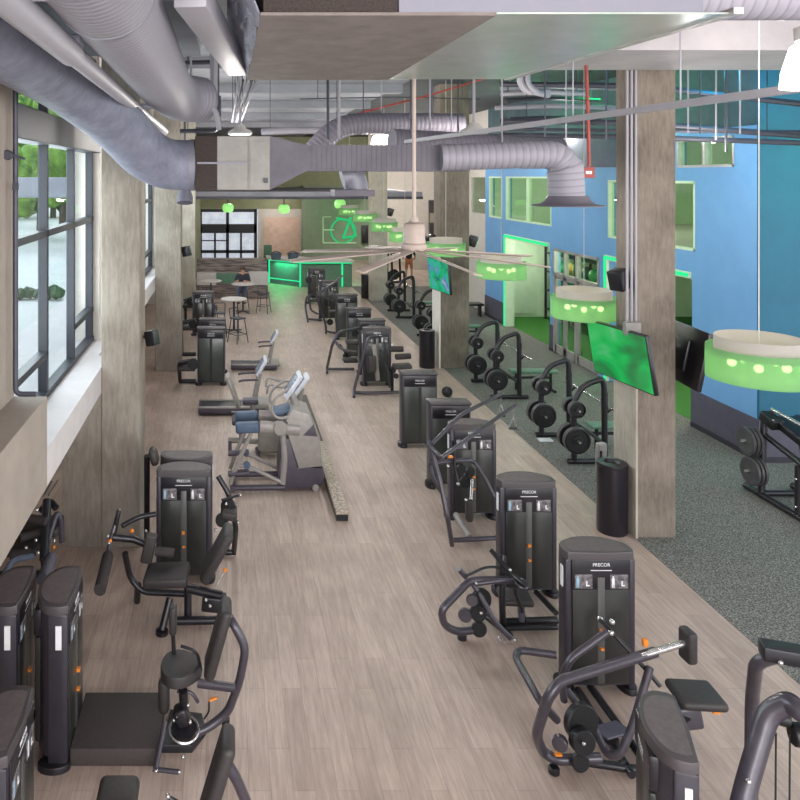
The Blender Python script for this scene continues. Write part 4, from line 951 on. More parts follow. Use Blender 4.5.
# --- looped machines further back
def far_machine(pts, loc, label, extra):
    t = thing('looped_machine', label, 'gym machine', loc)
    for k, pl in enumerate(pts): T(t, 'loop_frame', [V(*p_) for p_ in pl], .035, m_char, .2)
    for kind, c, s in extra:
        if kind == 'pad': pad(t, 'pad', V(*c), s)
        elif kind == 'disc': D(t, 'pulley', V(*c), (0, -1, 0), s, .05)
        else: T(t, 'arm', [V(*p_) for p_ in c], s, m_black)
far_machine([[(360, 328, 1.2), (338, 332, 1.2), (332, 345, .9), (327, 368, .1), (327, 373, .02)], [(328, 369, .06), (354, 369, .06)], [(334, 340, 1.0), (342, 350, .85), (356, 352, .8)]], V(342, 368, 0), 'looped frame press in the middle of the right row, left of the paired towers',
            [('pad', (352, 342, 1.0), (.3, .25, .1)), ('pad', (350, 360, .45), (.35, .3, .09)), ('disc', (355, 333, 1.1), .09), ('disc', (346, 356, .5), .08), ('arm', [(340, 345, .9), (352, 362, .3)], .03)])
far_machine([[(317, 296, 1.3), (319, 305, 1.0), (326, 325, .3), (326, 334, .02)], [(326, 331, .06), (334, 333, .06), (345, 329, .06)], [(317, 294, 1.35), (330, 286, 1.55), (342, 276, 1.7)]], V(330, 332, 0), 'machine with one long raised arm near the reception',
            [('pad', (334, 312, .6), (.3, .3, .1)), ('pad', (330, 300, 1.0), (.12, .25, .35)), ('disc', (327, 302, .9), .12), ('disc', (330, 322, .4), .1), ('arm', [(318, 296, 1.2), (338, 303, 1.0)], .03)])
far_machine([[(318, 294, .9), (307, 295, .9), (305, 306, .5), (308, 322, .02)], [(308, 319, .06), (322, 320, .06)], [(310, 295, .9), (310, 310, .4), (318, 314, .3)]], V(313, 319, 0), 'farthest looped machine beside the green reception floor',
            [('pad', (314, 300, .8), (.3, .25, .1)), ('pad', (314, 283, 1.5), (.12, .2, .5)), ('disc', (309, 280, 1.5), .12), ('arm', [(314, 272, 1.8), (314, 295, .8)], .03)])
t = thing('dark_round_equipment', 'round dark piece of equipment behind the plain backed tower', 'ball', V(449, 399, 0)+Vector((0, 0, 0)))  # ball shape for a dark curved piece of equipment
b = B(); p_ = V(449, 399, 0); sphere(b, p_+Vector((0, .15, .12)), .12, 18, 12); obj('shell', b, m_plate, t, True)
t['label'] = 'round dark piece of equipment behind the plain backed tower'

# --- leg extension at near left
t = thing('leg_extension_machine', 'black leg extension machine with tilted back pad and long foam roller, left', 'gym machine', (-.6, 8.3, 0))
pad(t, 'seat', V(167, 575, .62), (.48, .40, .11), (1, -.05, .06), (0, 0, 1), .035)
pad(t, 'back_pad', V(217, 553, .88), (.11, .34, .60), (1, 0, -.55), (.55, 0, 1), .04)
T(t, 'foam_roller', [V(100, 590, .72), V(108, 556, .74)], .065, m_foam, 0)
T(t, 'roller_arm', [V(108, 556, .74), V(110, 542, .85), V(118, 515, 1.1)], .028, m_char)
pad(t, 'arm_plate', V(116, 525, 1.0), (.05, .08, .34), (1, 0, -.2), (.25, 0, 1), .015, m_black)
T(t, 'cross_arm', [V(112, 537, .9), V(134, 539, .85), V(148, 545, .8)], .045, m_black, 0)
pad(t, 'counter_pad', V(149, 548, .85), (.13, .1, .32), (1, 0, -.2), (.15, 0, 1), .02)
T(t, 'short_roller', [V(155, 551, .82), V(174, 553, .8)], .05, m_foam, 0)
T(t, 'curved_bar', [V(122, 526, .95), V(138, 517, 1.0), V(156, 514, 1.02)], .03, m_black)
T(t, 'front_frame', [V(125, 553, .72), V(130, 578, .4), V(142, 592, .26), V(190, 594, .26)], .035, m_black)
T(t, 'front_leg', [V(138, 585, .3), V(137, 601, .02)], .04, m_black, 0)
T(t, 'base_post', [V(170, 598, .3), V(162, 630, .03)], .04, m_black, 0)
T(t, 'base_post', [V(188, 585, .4), V(188, 618, .05)], .045, m_black, 0)
T(t, 'base_rail', [V(172, 621, .06), V(220, 620, .06)], .045, m_black, 0)
b = B(); disc(b, V(162, 632, .02), (0, 0, 1), .07, .04, 16); obj('foot', b, m_black, t, True)
T(t, 'seat_rail', [V(187, 588, .5), V(222, 596, .45)], .05, m_black, 0)
pad(t, 'seat_block', V(214, 602, .38), (.26, .16, .16), (1, 0, -.1), (0, 0, 1), .02, m_black)
T(t, 'lever', [V(216, 587, .5), V(225, 570, .66)], .008, m_silver, 0)
b = B(); sphere(b, V(225, 570, .67), .025, 10, 7); obj('lever_tip', b, m_orange, t, True)
for p_ in (V(132, 531, .92), V(110, 541, .88)): b = B(); sphere(b, p_, .025, 10, 7); obj('yellow_knob', b, m_orange, t, True)
for p_ in (V(108, 536, .95), V(146, 531, .95), V(206, 600, .46), V(210, 606, .44), V(109, 543, .88)): knob(t, p_, .018)
# tall post left of tower
t = thing('cable_post', 'black machine frame mostly hidden behind the near left tower', 'gym machine', V(146, 560, 0)+Vector((0, 1.2, 0)))
T(t, 'upright', [V(147, 548, .0), V(147, 456, 1.38)], .04, m_black, 0)
pad(t, 'head_pad', V(154, 456, 1.4), (.10, .22, .2), (1, 0, .3), (0, 0, 1), .04)
T(t, 'side_arm', [V(218, 476, 1.2), V(229, 494, 1.0), V(236, 528, .6), V(234, 552, .05)], .035, m_black)
D(t, 'pulley', V(228, 506, .9), (0, -1, 0), .09, .06); D(t, 'pulley', V(222, 520, .8), (0, -1, 0), .08, .06)
T(t, 'handle_bar', [V(222, 500, 1.0), V(240, 495, 1.0)], .016, m_black, 0)
for p_ in (V(226, 504, .95), V(240, 495, 1.0), V(216, 530, .75), V(238, 522, .7)): knob(t, p_, .02)
pad(t, 'seat_pad', V(229, 512, .85), (.2, .3, .1), (1, 0, -.2), (0, 0, 1), .03)
T(t, 'base_rail', [V(215, 552, .05), V(236, 552, .05)], .04, m_black, 0)

# --- rotary torso machine with platform
t = thing('torso_machine', 'rotary torso machine with saddle seat, tall back pad and flat platform, lower left', 'gym machine', (-.4, 6.6, 0))
obj('platform', bx((-1.33, 6.35, 0), (-.58, 7.05, .15), .01), m_mat, t, True)
b = B(); prism(b, [(math.cos(a)*(.20 if math.cos(a) < 0 else .17), math.sin(a)*(.2-.06*math.cos(a))) for a in [2*PI*k/20 for k in range(20)]], -.05, .05, Matrix.Translation(V(183, 668, .62)), .03); obj('seat', b, m_pad, t, True)
pad(t, 'back_pad', V(218, 638, .98), (.10, .30, .62), (1, 0, -.28), (.28, 0, 1), .045)
T(t, 'rear_frame', [V(228, 615, 1.12), V(234, 625, 1.08), V(246, 647, .9), V(240, 680, .6), V(228, 712, .25), V(210, 727, .14), V(190, 735, .12)], .038)
T(t, 'rear_leg', [V(226, 718, .18), V(225, 737, .02)], .035, m_black, 0)
T(t, 'seat_beam', [V(198, 683, .55), V(236, 688, .55)], .04, m_char, 0, .8)
T(t, 'seat_post', [V(183, 690, .55), V(186, 730, .1)], .04, m_black, 0)
pad(t, 'knee_pad', V(173, 619, .98), (.07, .12, .26), (1, 0, 0), (0, 0, 1), .03)
T(t, 'knee_post', [V(173, 632, .85), V(174, 655, .65)], .02, m_black, 0)
pad(t, 'thigh_pad', V(164, 695, .42), (.10, .12, .3), (1, 0, 0), (.1, 0, 1), .045)
T(t, 'handle', [V(181, 646, .82), V(197, 651, .8), V(201, 670, .62)], .014, m_black)
T(t, 'handle', [V(177, 691, .5), V(192, 692, .5), V(198, 702, .4)], .016, m_char)
b = B(); lathe(b, V(184, 730, .2), (.1, -.3, 1), [(.125, 0), (.135, .012), (.125, .024), (.115, .012), (.125, 0)], 30); obj('index_ring', b, m_silver, t, True)
b = B(); disc(b, V(184, 728, .2), (.1, -.3, 1), .11, .03, 24); obj('index_plate', b, m_black, t, True)
for p_ in (V(177, 716, .33), V(188, 705, .4), V(190, 722, .3), V(174, 720, .28)): knob(t, p_, .018)
pad(t, 'hub_block', V(182, 715, .3), (.12, .14, .16), (1, 0, .4), (0, 0, 1), .03, m_black)
T(t, 'lever', [V(204, 719, .3), V(209, 712, .36), V(209, 702, .46)], .008, m_black, .03)
b = B(); obox(b, V(213, 699, .5), (.07, .03, .02), (1, .3, .2), (0, 0, 1), .008); obj('lever_tip', b, m_orange, t, True)
b = B(); prism(b, [V(162, 753, 0).xy, V(192, 753, 0).xy, V(206, 735, 0).xy, V(202, 720, 0).xy, V(170, 716, 0).xy], 0, .07, None, .015); obj('base_plate', b, m_black, t, True)
T(t, 'foot_bar', [V(165, 722, .3), V(156, 768, .08)], .022, m_char, 0)
T(t, 'foot_bar', [V(153, 769, .06), V(179, 772, .06)], .02, m_char, 0)
for p_ in (V(156, 771, .06), V(179, 772, .06), V(183, 757, .08)): knob(t, p_, .016)
# --- machine cut by the bottom edge, left
t = thing('torso_machine', 'machine cut off by the bottom edge with only back pad and seat showing', 'gym machine', (-.3, 5.45, 0))
pad(t, 'back_pad', V(217, 778, .95), (.10, .28, .60), (1, 0, -.3), (.3, 0, 1), .045)
T(t, 'rear_frame', [V(228, 765, 1.0), V(236, 778, .9), V(248, 806, .6), V(236, 850, .1)], .038)
pad(t, 'seat', V(118, 795, .75), (.28, .26, .11), (1, 0, 0), (0, 0, 1), .045)
T(t, 'seat_post', [V(118, 810, .65), V(118, 905, .02)], .04, m_black, 0)
T(t, 'handle', [V(168, 797, .8), V(182, 805, .75)], .016, m_black, 0)
T(t, 'base_rail', [V(118, 900, .05), V(236, 896, .05)], .04, m_black, 0)
knob(t, V(168, 796, .81), .018)

# --- machine under the ledge, left edge
t = thing('ledge_machine', 'crowded black machine with rollers half hidden under the window ledge', 'gym machine', (-2.3, 8.5, 0))
T(t, 'curved_frame', [V(46, 547, .8), V(57, 512, 1.1), V(61, 520, 1.0), V(62, 542, .75)], .035, m_char)
T(t, 'upright', [V(44, 560, .8), V(47, 500, 1.25)], .05, m_black, 0)
T(t, 'curved_frame', [V(40, 512, 1.1), V(50, 500, 1.2), V(56, 508, 1.15)], .04, m_black)
for a, c in ((V(20, 538, .95), V(45, 531, .95)), (V(28, 518, 1.1), V(47, 522, 1.1)), (V(10, 556, .85), V(30, 552, .85))): T(t, 'foam_roller', [a, c], .05, m_foam, 0)
T(t, 'cable_rod', [V(48, 496, 1.3), V(58, 480, 1.45)], .008, m_black, 0)
T(t, 'cable_rod', [V(44, 497, 1.3), V(52, 481, 1.45)], .014, m_black, 0)
pad(t, 'seat', V(40, 526, .9), (.5, .4, .1)); pad(t, 'seat', V(18, 545, .8), (.5, .4, .1))
T(t, 'post', [V(42, 536, .7), V(46, 575, .03)], .05, m_black, 0)
T(t, 'foam_roller', [V(51, 558, .8), V(43, 580, .78)], .07, m_dado, 0)
T(t, 'strap', [V(4, 575, .95), V(12, 560, .98), V(34, 556, .98)], .03, m_jean)
for p_ in (V(44, 535, .97), V(54, 541, .85), V(26, 548, .9), V(38, 553, .88), V(36, 540, .95), V(37, 510, 1.2)): knob(t, p_, .022)
b = B(); sphere(b, V(54, 547, .82), .02, 10, 7); obj('yellow_knob', b, m_orange, t, True)
T(t, 'base_rail', [V(-30, 575, .05), V(50, 574, .05)], .045, m_black, 0)

# --- arch cable machine, right bottom
t = thing('arch_cable_machine', 'cable machine with big bent charcoal tubes at the bottom right corner', 'gym machine', (3.9, 5.2, 0))
T(t, 'rear_arch', [V(808, 655, 1.7), V(780, 655, 1.65), V(756, 662, 1.55), V(752, 700, 1.1), V(751, 795, .4), V(752, 900, .03)], .045, m_char, .14)
T(t, 'front_arch', [(5.2, 4.25, 1.62), V(800, 712, 1.55), V(790, 702, 1.56), V(768, 712, 1.45), V(742, 800, .95), V(722, 900, .45), V(712, 985, .03)], .068, m_char, .2)
pad(t, 'top_plate', V(800, 656, 1.75), (.45, .13, .10), (1, -.35, 0), (0, 0, 1), .01, m_black)
D(t, 'pulley', V(800, 735, 1.35), (1, -.2, 0), .07, .1)
D(t, 'pulley', V(784, 718, 1.42), (1, -.4, 0), .05, .07)
for px in (776, 790): T(t, 'cable', [V(px, 733, 1.35), V(px-1, 880, .45)], .006, m_black, 0)
T(t, 'base_rail', [V(712, 980, .05), V(752, 897, .05)], .045, m_char, 0)
for p_ in (V(774, 657, 1.72), V(742, 774, 1.1)): knob(t, p_+Vector((0, -.06, 0)), .018)

# ================================================================== BENCH PRESS STATIONS
def station(label, ym, gap, loc=None):
    """two arch sides (along x) gap apart in y, barbell along y, bench along x; origin under the middle"""
    t = thing('bench_press_station', label, 'bench rack', (6.0, ym, 0), 0, 'bench press stations on the rubber floor')
    h = gap/2
    for s in (-1, 1):
        T(t, 'side_arch', [Vector((.03, s*h, .05))+t.location, Vector((.02, s*h, 1.1))+t.location, Vector((.2, s*h, 1.38))+t.location, Vector((.52, s*h, 1.48))+t.location, Vector((.55, s*h, 1.35))+t.location, Vector((.56, s*h, .05))+t.location], .05, m_black, .14)
        T(t, 'base_beam', [Vector((-.08, s*h, .05))+t.location, Vector((.75, s*h, .05))+t.location], .045, m_black, 0)
        for z, r in ((.45, .225), (.98, .14)):
            T(t, 'plate_peg', [Vector((.02, s*h-.24, z))+t.location, Vector((.02, s*h+.24, z))+t.location], .02, m_silver, 0)
            for k in (-1, 1):
                c = Vector((.02, s*h+k*.11, z))+t.location
                b = B(); lathe(b, c, (0, 1, 0), [(.028, -.045), (r*.35, -.045), (r*.4, -.03), (r*.8, -.03), (r*.86, -.05), (r, -.045), (r, .045), (r*.86, .05), (r*.8, .03), (r*.4, .03), (r*.35, .045), (.028, .045), (.028, -.045)], 32)
                pl = obj('weight_plate', b, m_plate, t, True)
                b = B(); lathe(b, c, (0, 1, 0), [(r*.985, -.052), (r*1.01, -.045), (r*1.01, .045), (r*.985, .052), (r*.9, .0535), (r*.985, .052), (r*.9, -.0535)], 32); bmesh.ops.delete(b, geom=[f for f in b.faces if False], context='FACES'); obj('plate_rim', b, m_plate_rim, pl, True)
        b = B(); obox(b, Vector((.62, s*h, .92))+t.location, (.12, .05, .03), (1, 0, .8)); obox(b, Vector((.58, s*h, 1.1))+t.location, (.03, .07, .3)); obj('bar_hook', b, m_black, t, True)
    T(t, 'cross_beam', [Vector((.56, -h, .35))+t.location, Vector((.56, h, .35))+t.location], .035, m_black, 0)
    pad(t, 'bench_pad', Vector((1.15, 0, .45))+t.location, (1.1, .28, .07), mat=m_seat_g)
    for x in (.75, 1.55): T(t, 'bench_leg', [Vector((x, 0, .42))+t.location, Vector((x, 0, .02))+t.location], .035, m_black, 0)
    T(t, 'bench_foot', [Vector((1.55, -.25, .035))+t.location, Vector((1.55, .25, .035))+t.location], .035, m_black, 0)
    T(t, 'bench_rail', [Vector((.56, 0, .3))+t.location, Vector((1.55, 0, .3))+t.location], .03, m_black, 0)
    return t
ST = [(13.7, 'bench press station nearest the near right column'), (17.5, 'bench press station second from the near right column'), (22.7, 'bench press station half hidden behind the second right column'), (27.0, 'farthest bench press station on the rubber floor')]
s0 = station(ST[0][1], ST[0][0], 1.35)
def barbell(y, lab):
    t = thing('barbell', lab, 'barbell', (6.67, y, .97), 0, 'barbells resting on the bench stations')
    T(t, 'shaft', [(6.67, y-.66, .97), (6.67, y+.66, .97)], .016, m_silver, 0)
    for s in (-1, 1): T(t, 'sleeve', [(6.67, y+s*.66, .97), (6.67, y+s*1.08, .97)], .027, m_silver, 0)
for i, (y, lab) in enumerate(ST):
    if i: copy_tree(s0, None, (6.0, y, 0), 0, lab)
    barbell(y, 'steel barbell on the ' + ('nearest bench press station', 'second nearest bench press station', 'bench press station behind the second right column', 'farthest bench press station')[i])
# towel / handles lying by station, bag
tag(obj('towel', bx(V(545, 441, 0)-Vector((.12, .06, 0)), V(545, 441, 0)+Vector((.14, .1, .03)), .012), m_wht), 'small folded white towel on the floor by the near bench station', 'towel')
t = thing('cable_attachment', 'pale strap and chain attachment hanging behind the black bin', 'gym attachment', V(600, 470, 0))
pad(t, 'strap_bundle', V(601, 455, .55)+Vector((0, .0, -.05)), (.16, .10, .5), (1, .2, 0), (.1, 0, 1), .03, m_elgrey)
T(t, 'chain', [V(596, 455, .5), V(597, 476, .12), V(595, 482, .02)], .012, m_silver)
T(t, 'stand', [V(601, 452, .7), V(601, 475, .0)], .02, m_black, 0)

# --- plate loaded rack at the right edge
t = thing('plate_loaded_press', 'black plate loaded press at the right edge under the teal wall', 'gym machine', (8.4, 11.5, 0))
fr = lambda x, y, z: Vector((x, y, z))
T(t, 'base_rail', [fr(8.3, 12.0, .05), fr(8.3, 9.9, .05)], .05, m_black, 0)
T(t, 'base_rail', [fr(9.05, 12.0, .05), fr(9.05, 9.9, .05)], .05, m_black, 0)
T(t, 'cross_rail', [fr(8.3, 11.7, .05), fr(9.05, 11.7, .05)], .045, m_black, 0)
T(t, 'rear_post', [fr(8.3, 11.65, .05), fr(8.42, 11.75, 1.25)], .05, m_black, 0)
T(t, 'rear_post', [fr(9.05, 11.65, .05), fr(8.95, 11.75, 1.25)], .05, m_black, 0)
T(t, 'front_post', [fr(8.3, 10.9, .05), fr(8.3, 10.9, .78)], .045, m_black, 0)
T(t, 'top_rail', [fr(8.4, 11.7, .95), fr(8.3, 10.2, .70)], .045, m_black, 0)
T(t, 'top_rail', [fr(9.0, 11.7, .95), fr(9.05, 10.2, .70)], .045, m_black, 0)
pad(t, 'carriage', fr(8.72, 11.2, 1.12), (.6, .9, .12), (1, 0, 0), (0, -.25, 1), .02, m_black)
pad(t, 'carriage_block', fr(8.42, 11.6, 1.22), (.18, .3, .16), (1, 0, 0), (0, -.3, 1), .02, m_plate)
T(t, 'guide_rod', [fr(8.5, 11.7, 1.36), fr(8.6, 10.4, 1.2)], .03, m_silver, 0)
T(t, 'guide_rod', [fr(8.7, 11.6, 1.25), fr(8.8, 10.4, .95)], .02, m_silver, 0)
for (z, y, n) in ((.42, 11.65, 3), (.85, 11.75, 3)):
    T(t, 'plate_peg', [fr(8.35, y, z), fr(8.05, y, z)], .025, m_silver, 0)
    for k in range(n):
        b = B(); c = fr(8.25-.06*k, y, z); r = .215
        lathe(b, c, (1, 0, 0), [(.028, -.02), (r*.8, -.02), (r*.88, -.025), (r, -.018), (r, .018), (r*.88, .025), (r*.8, .02), (.028, .02), (.028, -.02)], 32); obj('weight_plate', b, m_plate_rim, t, True)
b = B()
for (x, y, z) in ((8.24, 11.65, .3), (8.26, 11.66, .6), (8.25, 10.9, .2), (8.25, 10.9, .6), (8.36, 11.5, 1.26), (8.36, 11.62, 1.28)): sphere(b, (x-.0, y-.02, z), .016, 8, 6)
obj('bolt', b, m_silver, t, True)

# ================================================================== BINS
for i, (px, py, lab) in enumerate(((612, 531, 'black cylinder bin at the foot of the near right column'), (427, 367, 'black cylinder bin at the foot of the second right column'), (366, 298, 'black cylinder bin by the farthest right column'))):
    c = V(px, py, 0)
    if i == 0:
        b0 = thing('waste_bin', lab, 'bin', c, 0, 'black bins by the columns')
        b = B(); lathe(b, (0, 0, 0), (0, 0, 1), [(0, 0), (.19, 0), (.2, .02), (.2, .92), (0, .92)], 32); obj('bin_body', b, m_head, b0)
        b = B(); lathe(b, (0, 0, .92), (0, 0, 1), [(.2, 0), (.205, .01), (.2, .05), (.11, .06), (.09, .02), (0, .02)], 32); obj('lid', b, m_black, b0)
    else: copy_tree(b0, None, c, 0, lab)

# ================================================================== ELLIPTICALS, TREADMILLS, RAIL
def elliptical(loc, label):
    t = thing('elliptical_trainer', label, 'elliptical trainer', loc, 0, 'grey elliptical trainers by the stone rail')
    def O(name, bm, m): return obj(name, bm, m, t)
    side = Matrix.Rotation(R(90), 4, 'X')
    def sl(pts, y0, y1, bev=.03):   # profile in x,z extruded in y
        b = B(); prism(b, pts, -y1, -y0, side, bev); return b
    O('drive_housing', sl([(.80, .03), (1.50, .05), (1.57, .2), (1.54, .40), (1.12, .37), (1.0, .85), (.88, .85), (.80, .35)], -.28, .28), m_eldark)
    O('upper_shroud', sl([(1.10, .36), (1.54, .40), (1.49, .86), (1.32, 1.24), (1.02, 1.32), (.90, 1.12), (1.0, .9)], -.30, .30, .04), m_elgrey)
    O('dark_insert', sl([(1.2, .90), (1.45, .88), (1.38, 1.08)], -.306, .306, .01), m_eldark)
    for s in (-1, 1):
        y = s*.27
        O('swing_arm', tb([(1.15, y, .98), (.85, y, 1.0), (.48, y, 1.03)], .10, .1, 12, .6), m_elgrey)
        b = B(); obox(b, (.27, y, 1.02), (.40, .17, .16), (1, 0, .04), (0, 0, 1), .04, 3); O('arm_cover', b, m_elblue)
        b = B(); disc(b, (.82, y*1.15, 1.02), (0, 1, 0), .12, .1, 20, .02); O('pivot_cap', b, m_elgrey)
        O('rear_link', tb([(.35, y*1.1, .98), (.12, y*1.1, .5), (-.02, y*1.1, .14)], .035, .1, 10, .7), m_elgrey)
        O('front_link', tb([(.86, y, .98), (.9, y, .5), (.86, y, .12)], .05, .1, 10, .7), m_elgrey)
        O('pedal_link', tb([(.86, y, .14), (.3, y, .40), (.12, y, .42)], .03, .1, 10), m_elgrey)
        b = B(); obox(b, (.12, y, .36+.06*s), (.36, .15, .06), (1, 0, .1), (0, 0, 1), .025); O('pedal', b, m_eldark)
        b = B(); disc(b, (.26, y, .42), (0, 1, 0), .06, .06, 16, .01); O('joint_ring', b, m_elblue)
        O('handlebar', tb([(1.05, y, 1.2), (.78, y, 1.15), (.66, y, 1.28), (.72, y, 1.48), (.95, y, 1.62)], .024, .1, 10), m_elgrey)
        O('base_rail', tb([(0.0, y, .06), (.9, y, .07)], .045, 0, 10), m_eldark)
        b = B(); disc(b, (1.42, y, .06), (0, 1, 0), .06, .05, 18, .01); O('transport_wheel', b, m_elgrey)
    O('cross_base', tb([(.02, -.32, .05), (.02, .32, .05)], .045, 0, 10), m_eldark)
    O('console_mast', tb([(1.15, 0, 1.2), (1.02, 0, 1.5)], .06, 0, 12), m_elgrey)
    b = B(); obox(b, (1.06, 0, 1.62), (.07, .40, .46), (1, 0, -.75), (.75, 0, 1), .04, 3); O('console', b, m_elwhite)
    b = B(); obox(b, (1.03, 0, 1.64), (.03, .30, .34), (1, 0, -.75), (.75, 0, 1), .01, 2); O('console_screen', b, m_consl)
    b = B(); obox(b, (.88, 0, 1.22), (.3, .36, .08), (1, 0, .3), (0, 0, 1), .03); O('bottle_tray', b, m_elblue)
    return t
e0 = elliptical((.03, 12.15, 0), 'nearest grey elliptical trainer with blue arm covers')
del e0['group']; e0.scale = (.94, 1, 1); e0.location.x = .07
t = thing('upright_bike', 'grey upright bike hidden behind the elliptical with only its console high', 'exercise bike', (.9, 13.4, 0))
pad(t, 'console', P(301, 384, 13.2), (.07, .34, .42), (1, 0, -.75), (.75, 0, 1), .04, m_elwhite); pad(t, 'console_screen', P(300, 384, 13.2)+Vector((-.035, 0, .02)), (.03, .26, .3), (1, 0, -.75), (.75, 0, 1), .01, m_consl)
T(t, 'console_mast', [P(302, 388, 13.3), (1.15, 13.4, .5)], .05, m_elgrey, 0); pad(t, 'drive_housing', (1.0, 13.4, .38), (.9, .3, .6), mat=m_elgrey, bev=.08)
pad(t, 'saddle', (.42, 13.4, .98), (.28, .22, .09), mat=m_eldark); T(t, 'seat_post', [(.42, 13.4, .95), (.62, 13.4, .4)], .035, m_elgrey, 0)
for x in (.55, 1.4): T(t, 'foot_bar', [(x, 13.15, .045), (x, 13.65, .045)], .04, m_eldark, 0)
for s_ in (-1, 1): T(t, 'handlebar', [(1.2, 13.3+s_*.05, 1.35), (.95, 13.3+s_*.22, 1.3), (.72, 13.3+s_*.22, 1.38), (.7, 13.3+s_*.2, 1.2)], .02, m_elgrey)
# recumbent bike
t = thing('recumbent_bike', 'recumbent bike with tall grey seat back behind the ellipticals', 'exercise bike', V(236, 444, 0))
pad(t, 'seat_back', V(233, 392, 1.05)+Vector((0, .1, 0)), (.07, .38, .62), (1, 0, .35), (-.35, 0, 1), .03, m_elgrey)
pad(t, 'seat', V(243, 420, .6), (.4, .4, .09), mat=m_eldark); T(t, 'frame_rail', [V(228, 440, .2), V(275, 442, .15)], .05, m_elgrey)
T(t, 'handle', [V(232, 412, .75), V(246, 414, .8), V(254, 411, .85)], .02, m_elgrey); T(t, 'seat_post', [V(240, 422, .55), V(242, 440, .2)], .05, m_elgrey, 0)
for px in (230, 272): T(t, 'foot', [V(px, 441, .2), V(px, 451, .035)], .035, m_eldark, 0)
def treadmill(loc, label):
    t = thing('treadmill', label, 'treadmill', loc, 0, 'treadmills facing right')
    obj('deck', bx((0, -.38, .06), (1.75, .38, .2), .02), m_eldark, t)
    obj('belt', bx((.05, -.25, .2), (1.45, .25, .205)), m_black, t)
    obj('motor_cover', bx((1.4, -.36, .12), (1.85, .36, .32), .06), m_elgrey, t)
    for s in (-1, 1):
        obj('side_rail', bx((0.0, s*.33-.05, .2), (1.45, s*.33+.05, .235), .01), m_elgrey, t)
        obj('upright', tb([(1.45, s*.36, .2), (1.62, s*.36, 1.1)], .04, 0, 10), m_elgrey, t)
        obj('handrail', tb([(1.55, s*.36, .95), (1.15, s*.36, .93), (1.05, s*.36, .9)], .03, .05, 10), m_eldark, t)
        b = B(); disc(b, (1.7, s*.33, .06), (0, 1, 0), .06, .06, 16); obj('foot_wheel', b, m_elgrey, t)
    b = B(); obox(b, (1.66, 0, 1.22), (.08, .62, .5), (1, 0, -.6), (.6, 0, 1), .04, 3); obj('console', b, m_elwhite, t)
    b = B(); obox(b, (1.62, 0, 1.24), (.03, .5, .38), (1, 0, -.6), (.6, 0, 1), .01); obj('console_screen', b, m_consl, t)
    return t
c = V(224, 371, 0); tm = treadmill((.1, 19.5, 0), 'small treadmill right of the far left towers with a tilted console'); tm.scale = (.68, .68, .68)
o = copy_tree(tm, None, (-.6, 15.9, 0), 0, 'treadmill with its long deck sticking out behind the elliptical'); o.scale = (.8, .8, .8)
t = thing('floor_rail', 'long low floor rail with a mottled stone near half, right of the ellipticals', 'rail', (1.68, 13.6, 0))
obj('stone_top', bx((1.58, 10.85, .1), (1.76, 13.7, .16), .006), m_marble, t, True)
obj('dark_top', bx((1.58, 13.7, .1), (1.76, 16.6, .16), .006), m_darkrail, t, True)
obj('rail_body', bx((1.585, 10.87, 0), (1.755, 16.58, .1)), m_black, t, True)
# far-left wall machines
for i, (pts, lab) in enumerate((([(178, 360), (196, 372)], 'low machine bench by the second left column, nearest tower'), ([(180, 320), (196, 345)], 'machine beside the second left column with stacked pulleys'), ([(184, 298), (193, 312)], 'narrow machine arm beside the farthest left tower'))):
    (x0, y0), (x1, y1) = pts; g = V(x0, y1+8, 0)
    t = thing('wall_side_machine', lab, 'gym machine', g)
    T(t, 'frame', [V(x0+2, y1+9, .05), V(x0+1, y0+4, .6), V(x1, y0, .7)], .05, m_black)
    T(t, 'base_rail', [V(x0+1, y1+9, .05), V(x1, y1+9, .05)], .05, m_black, 0)
    pad(t, 'pad', V((x0+x1)/2, y0+8, .5), (.4, .3, .1)); D(t, 'pulley', V(x1-3, y0+4, .8), (0, -1, 0), .13, .06)
    T(t, 'arm', [V(x0, y0+2, .85), V(x1, y0-1, .9)], .03, m_black, 0)

# ================================================================== CAFE TABLES, STOOLS, PERSON
def tablet(px, py, lab, first=[None]):
    c = V(px, py, 1.05); c.z = 0
    if first[0] is None:
        t = thing('cafe_table', lab, 'table', c, 0, 'high round cafe tables'); first[0] = t
        b = B(); disc(b, (0, 0, 1.05), (0, 0, 1), .42, .035, 36, .008); obj('tabletop', b, m_table, t)
        obj('pedestal', tb([(0, 0, .05), (0, 0, 1.03)], .035, 0, 12), m_pipe_d, t)
        for k in range(4): obj('base_foot', tb([(0, 0, .06), (.34*math.cos(PI/4+k*PI/2), .34*math.sin(PI/4+k*PI/2), .02)], .02, 0, 8), m_pipe_d, t)
    else: copy_tree(first[0], None, c, 0, lab)
    return c
tc = [tablet(234, 299, 'high round cafe table nearest the towers'), tablet(243, 284, 'high round cafe table where the person sits'), tablet(211, 281, 'high round cafe table farthest left by the booth')]
sp = None
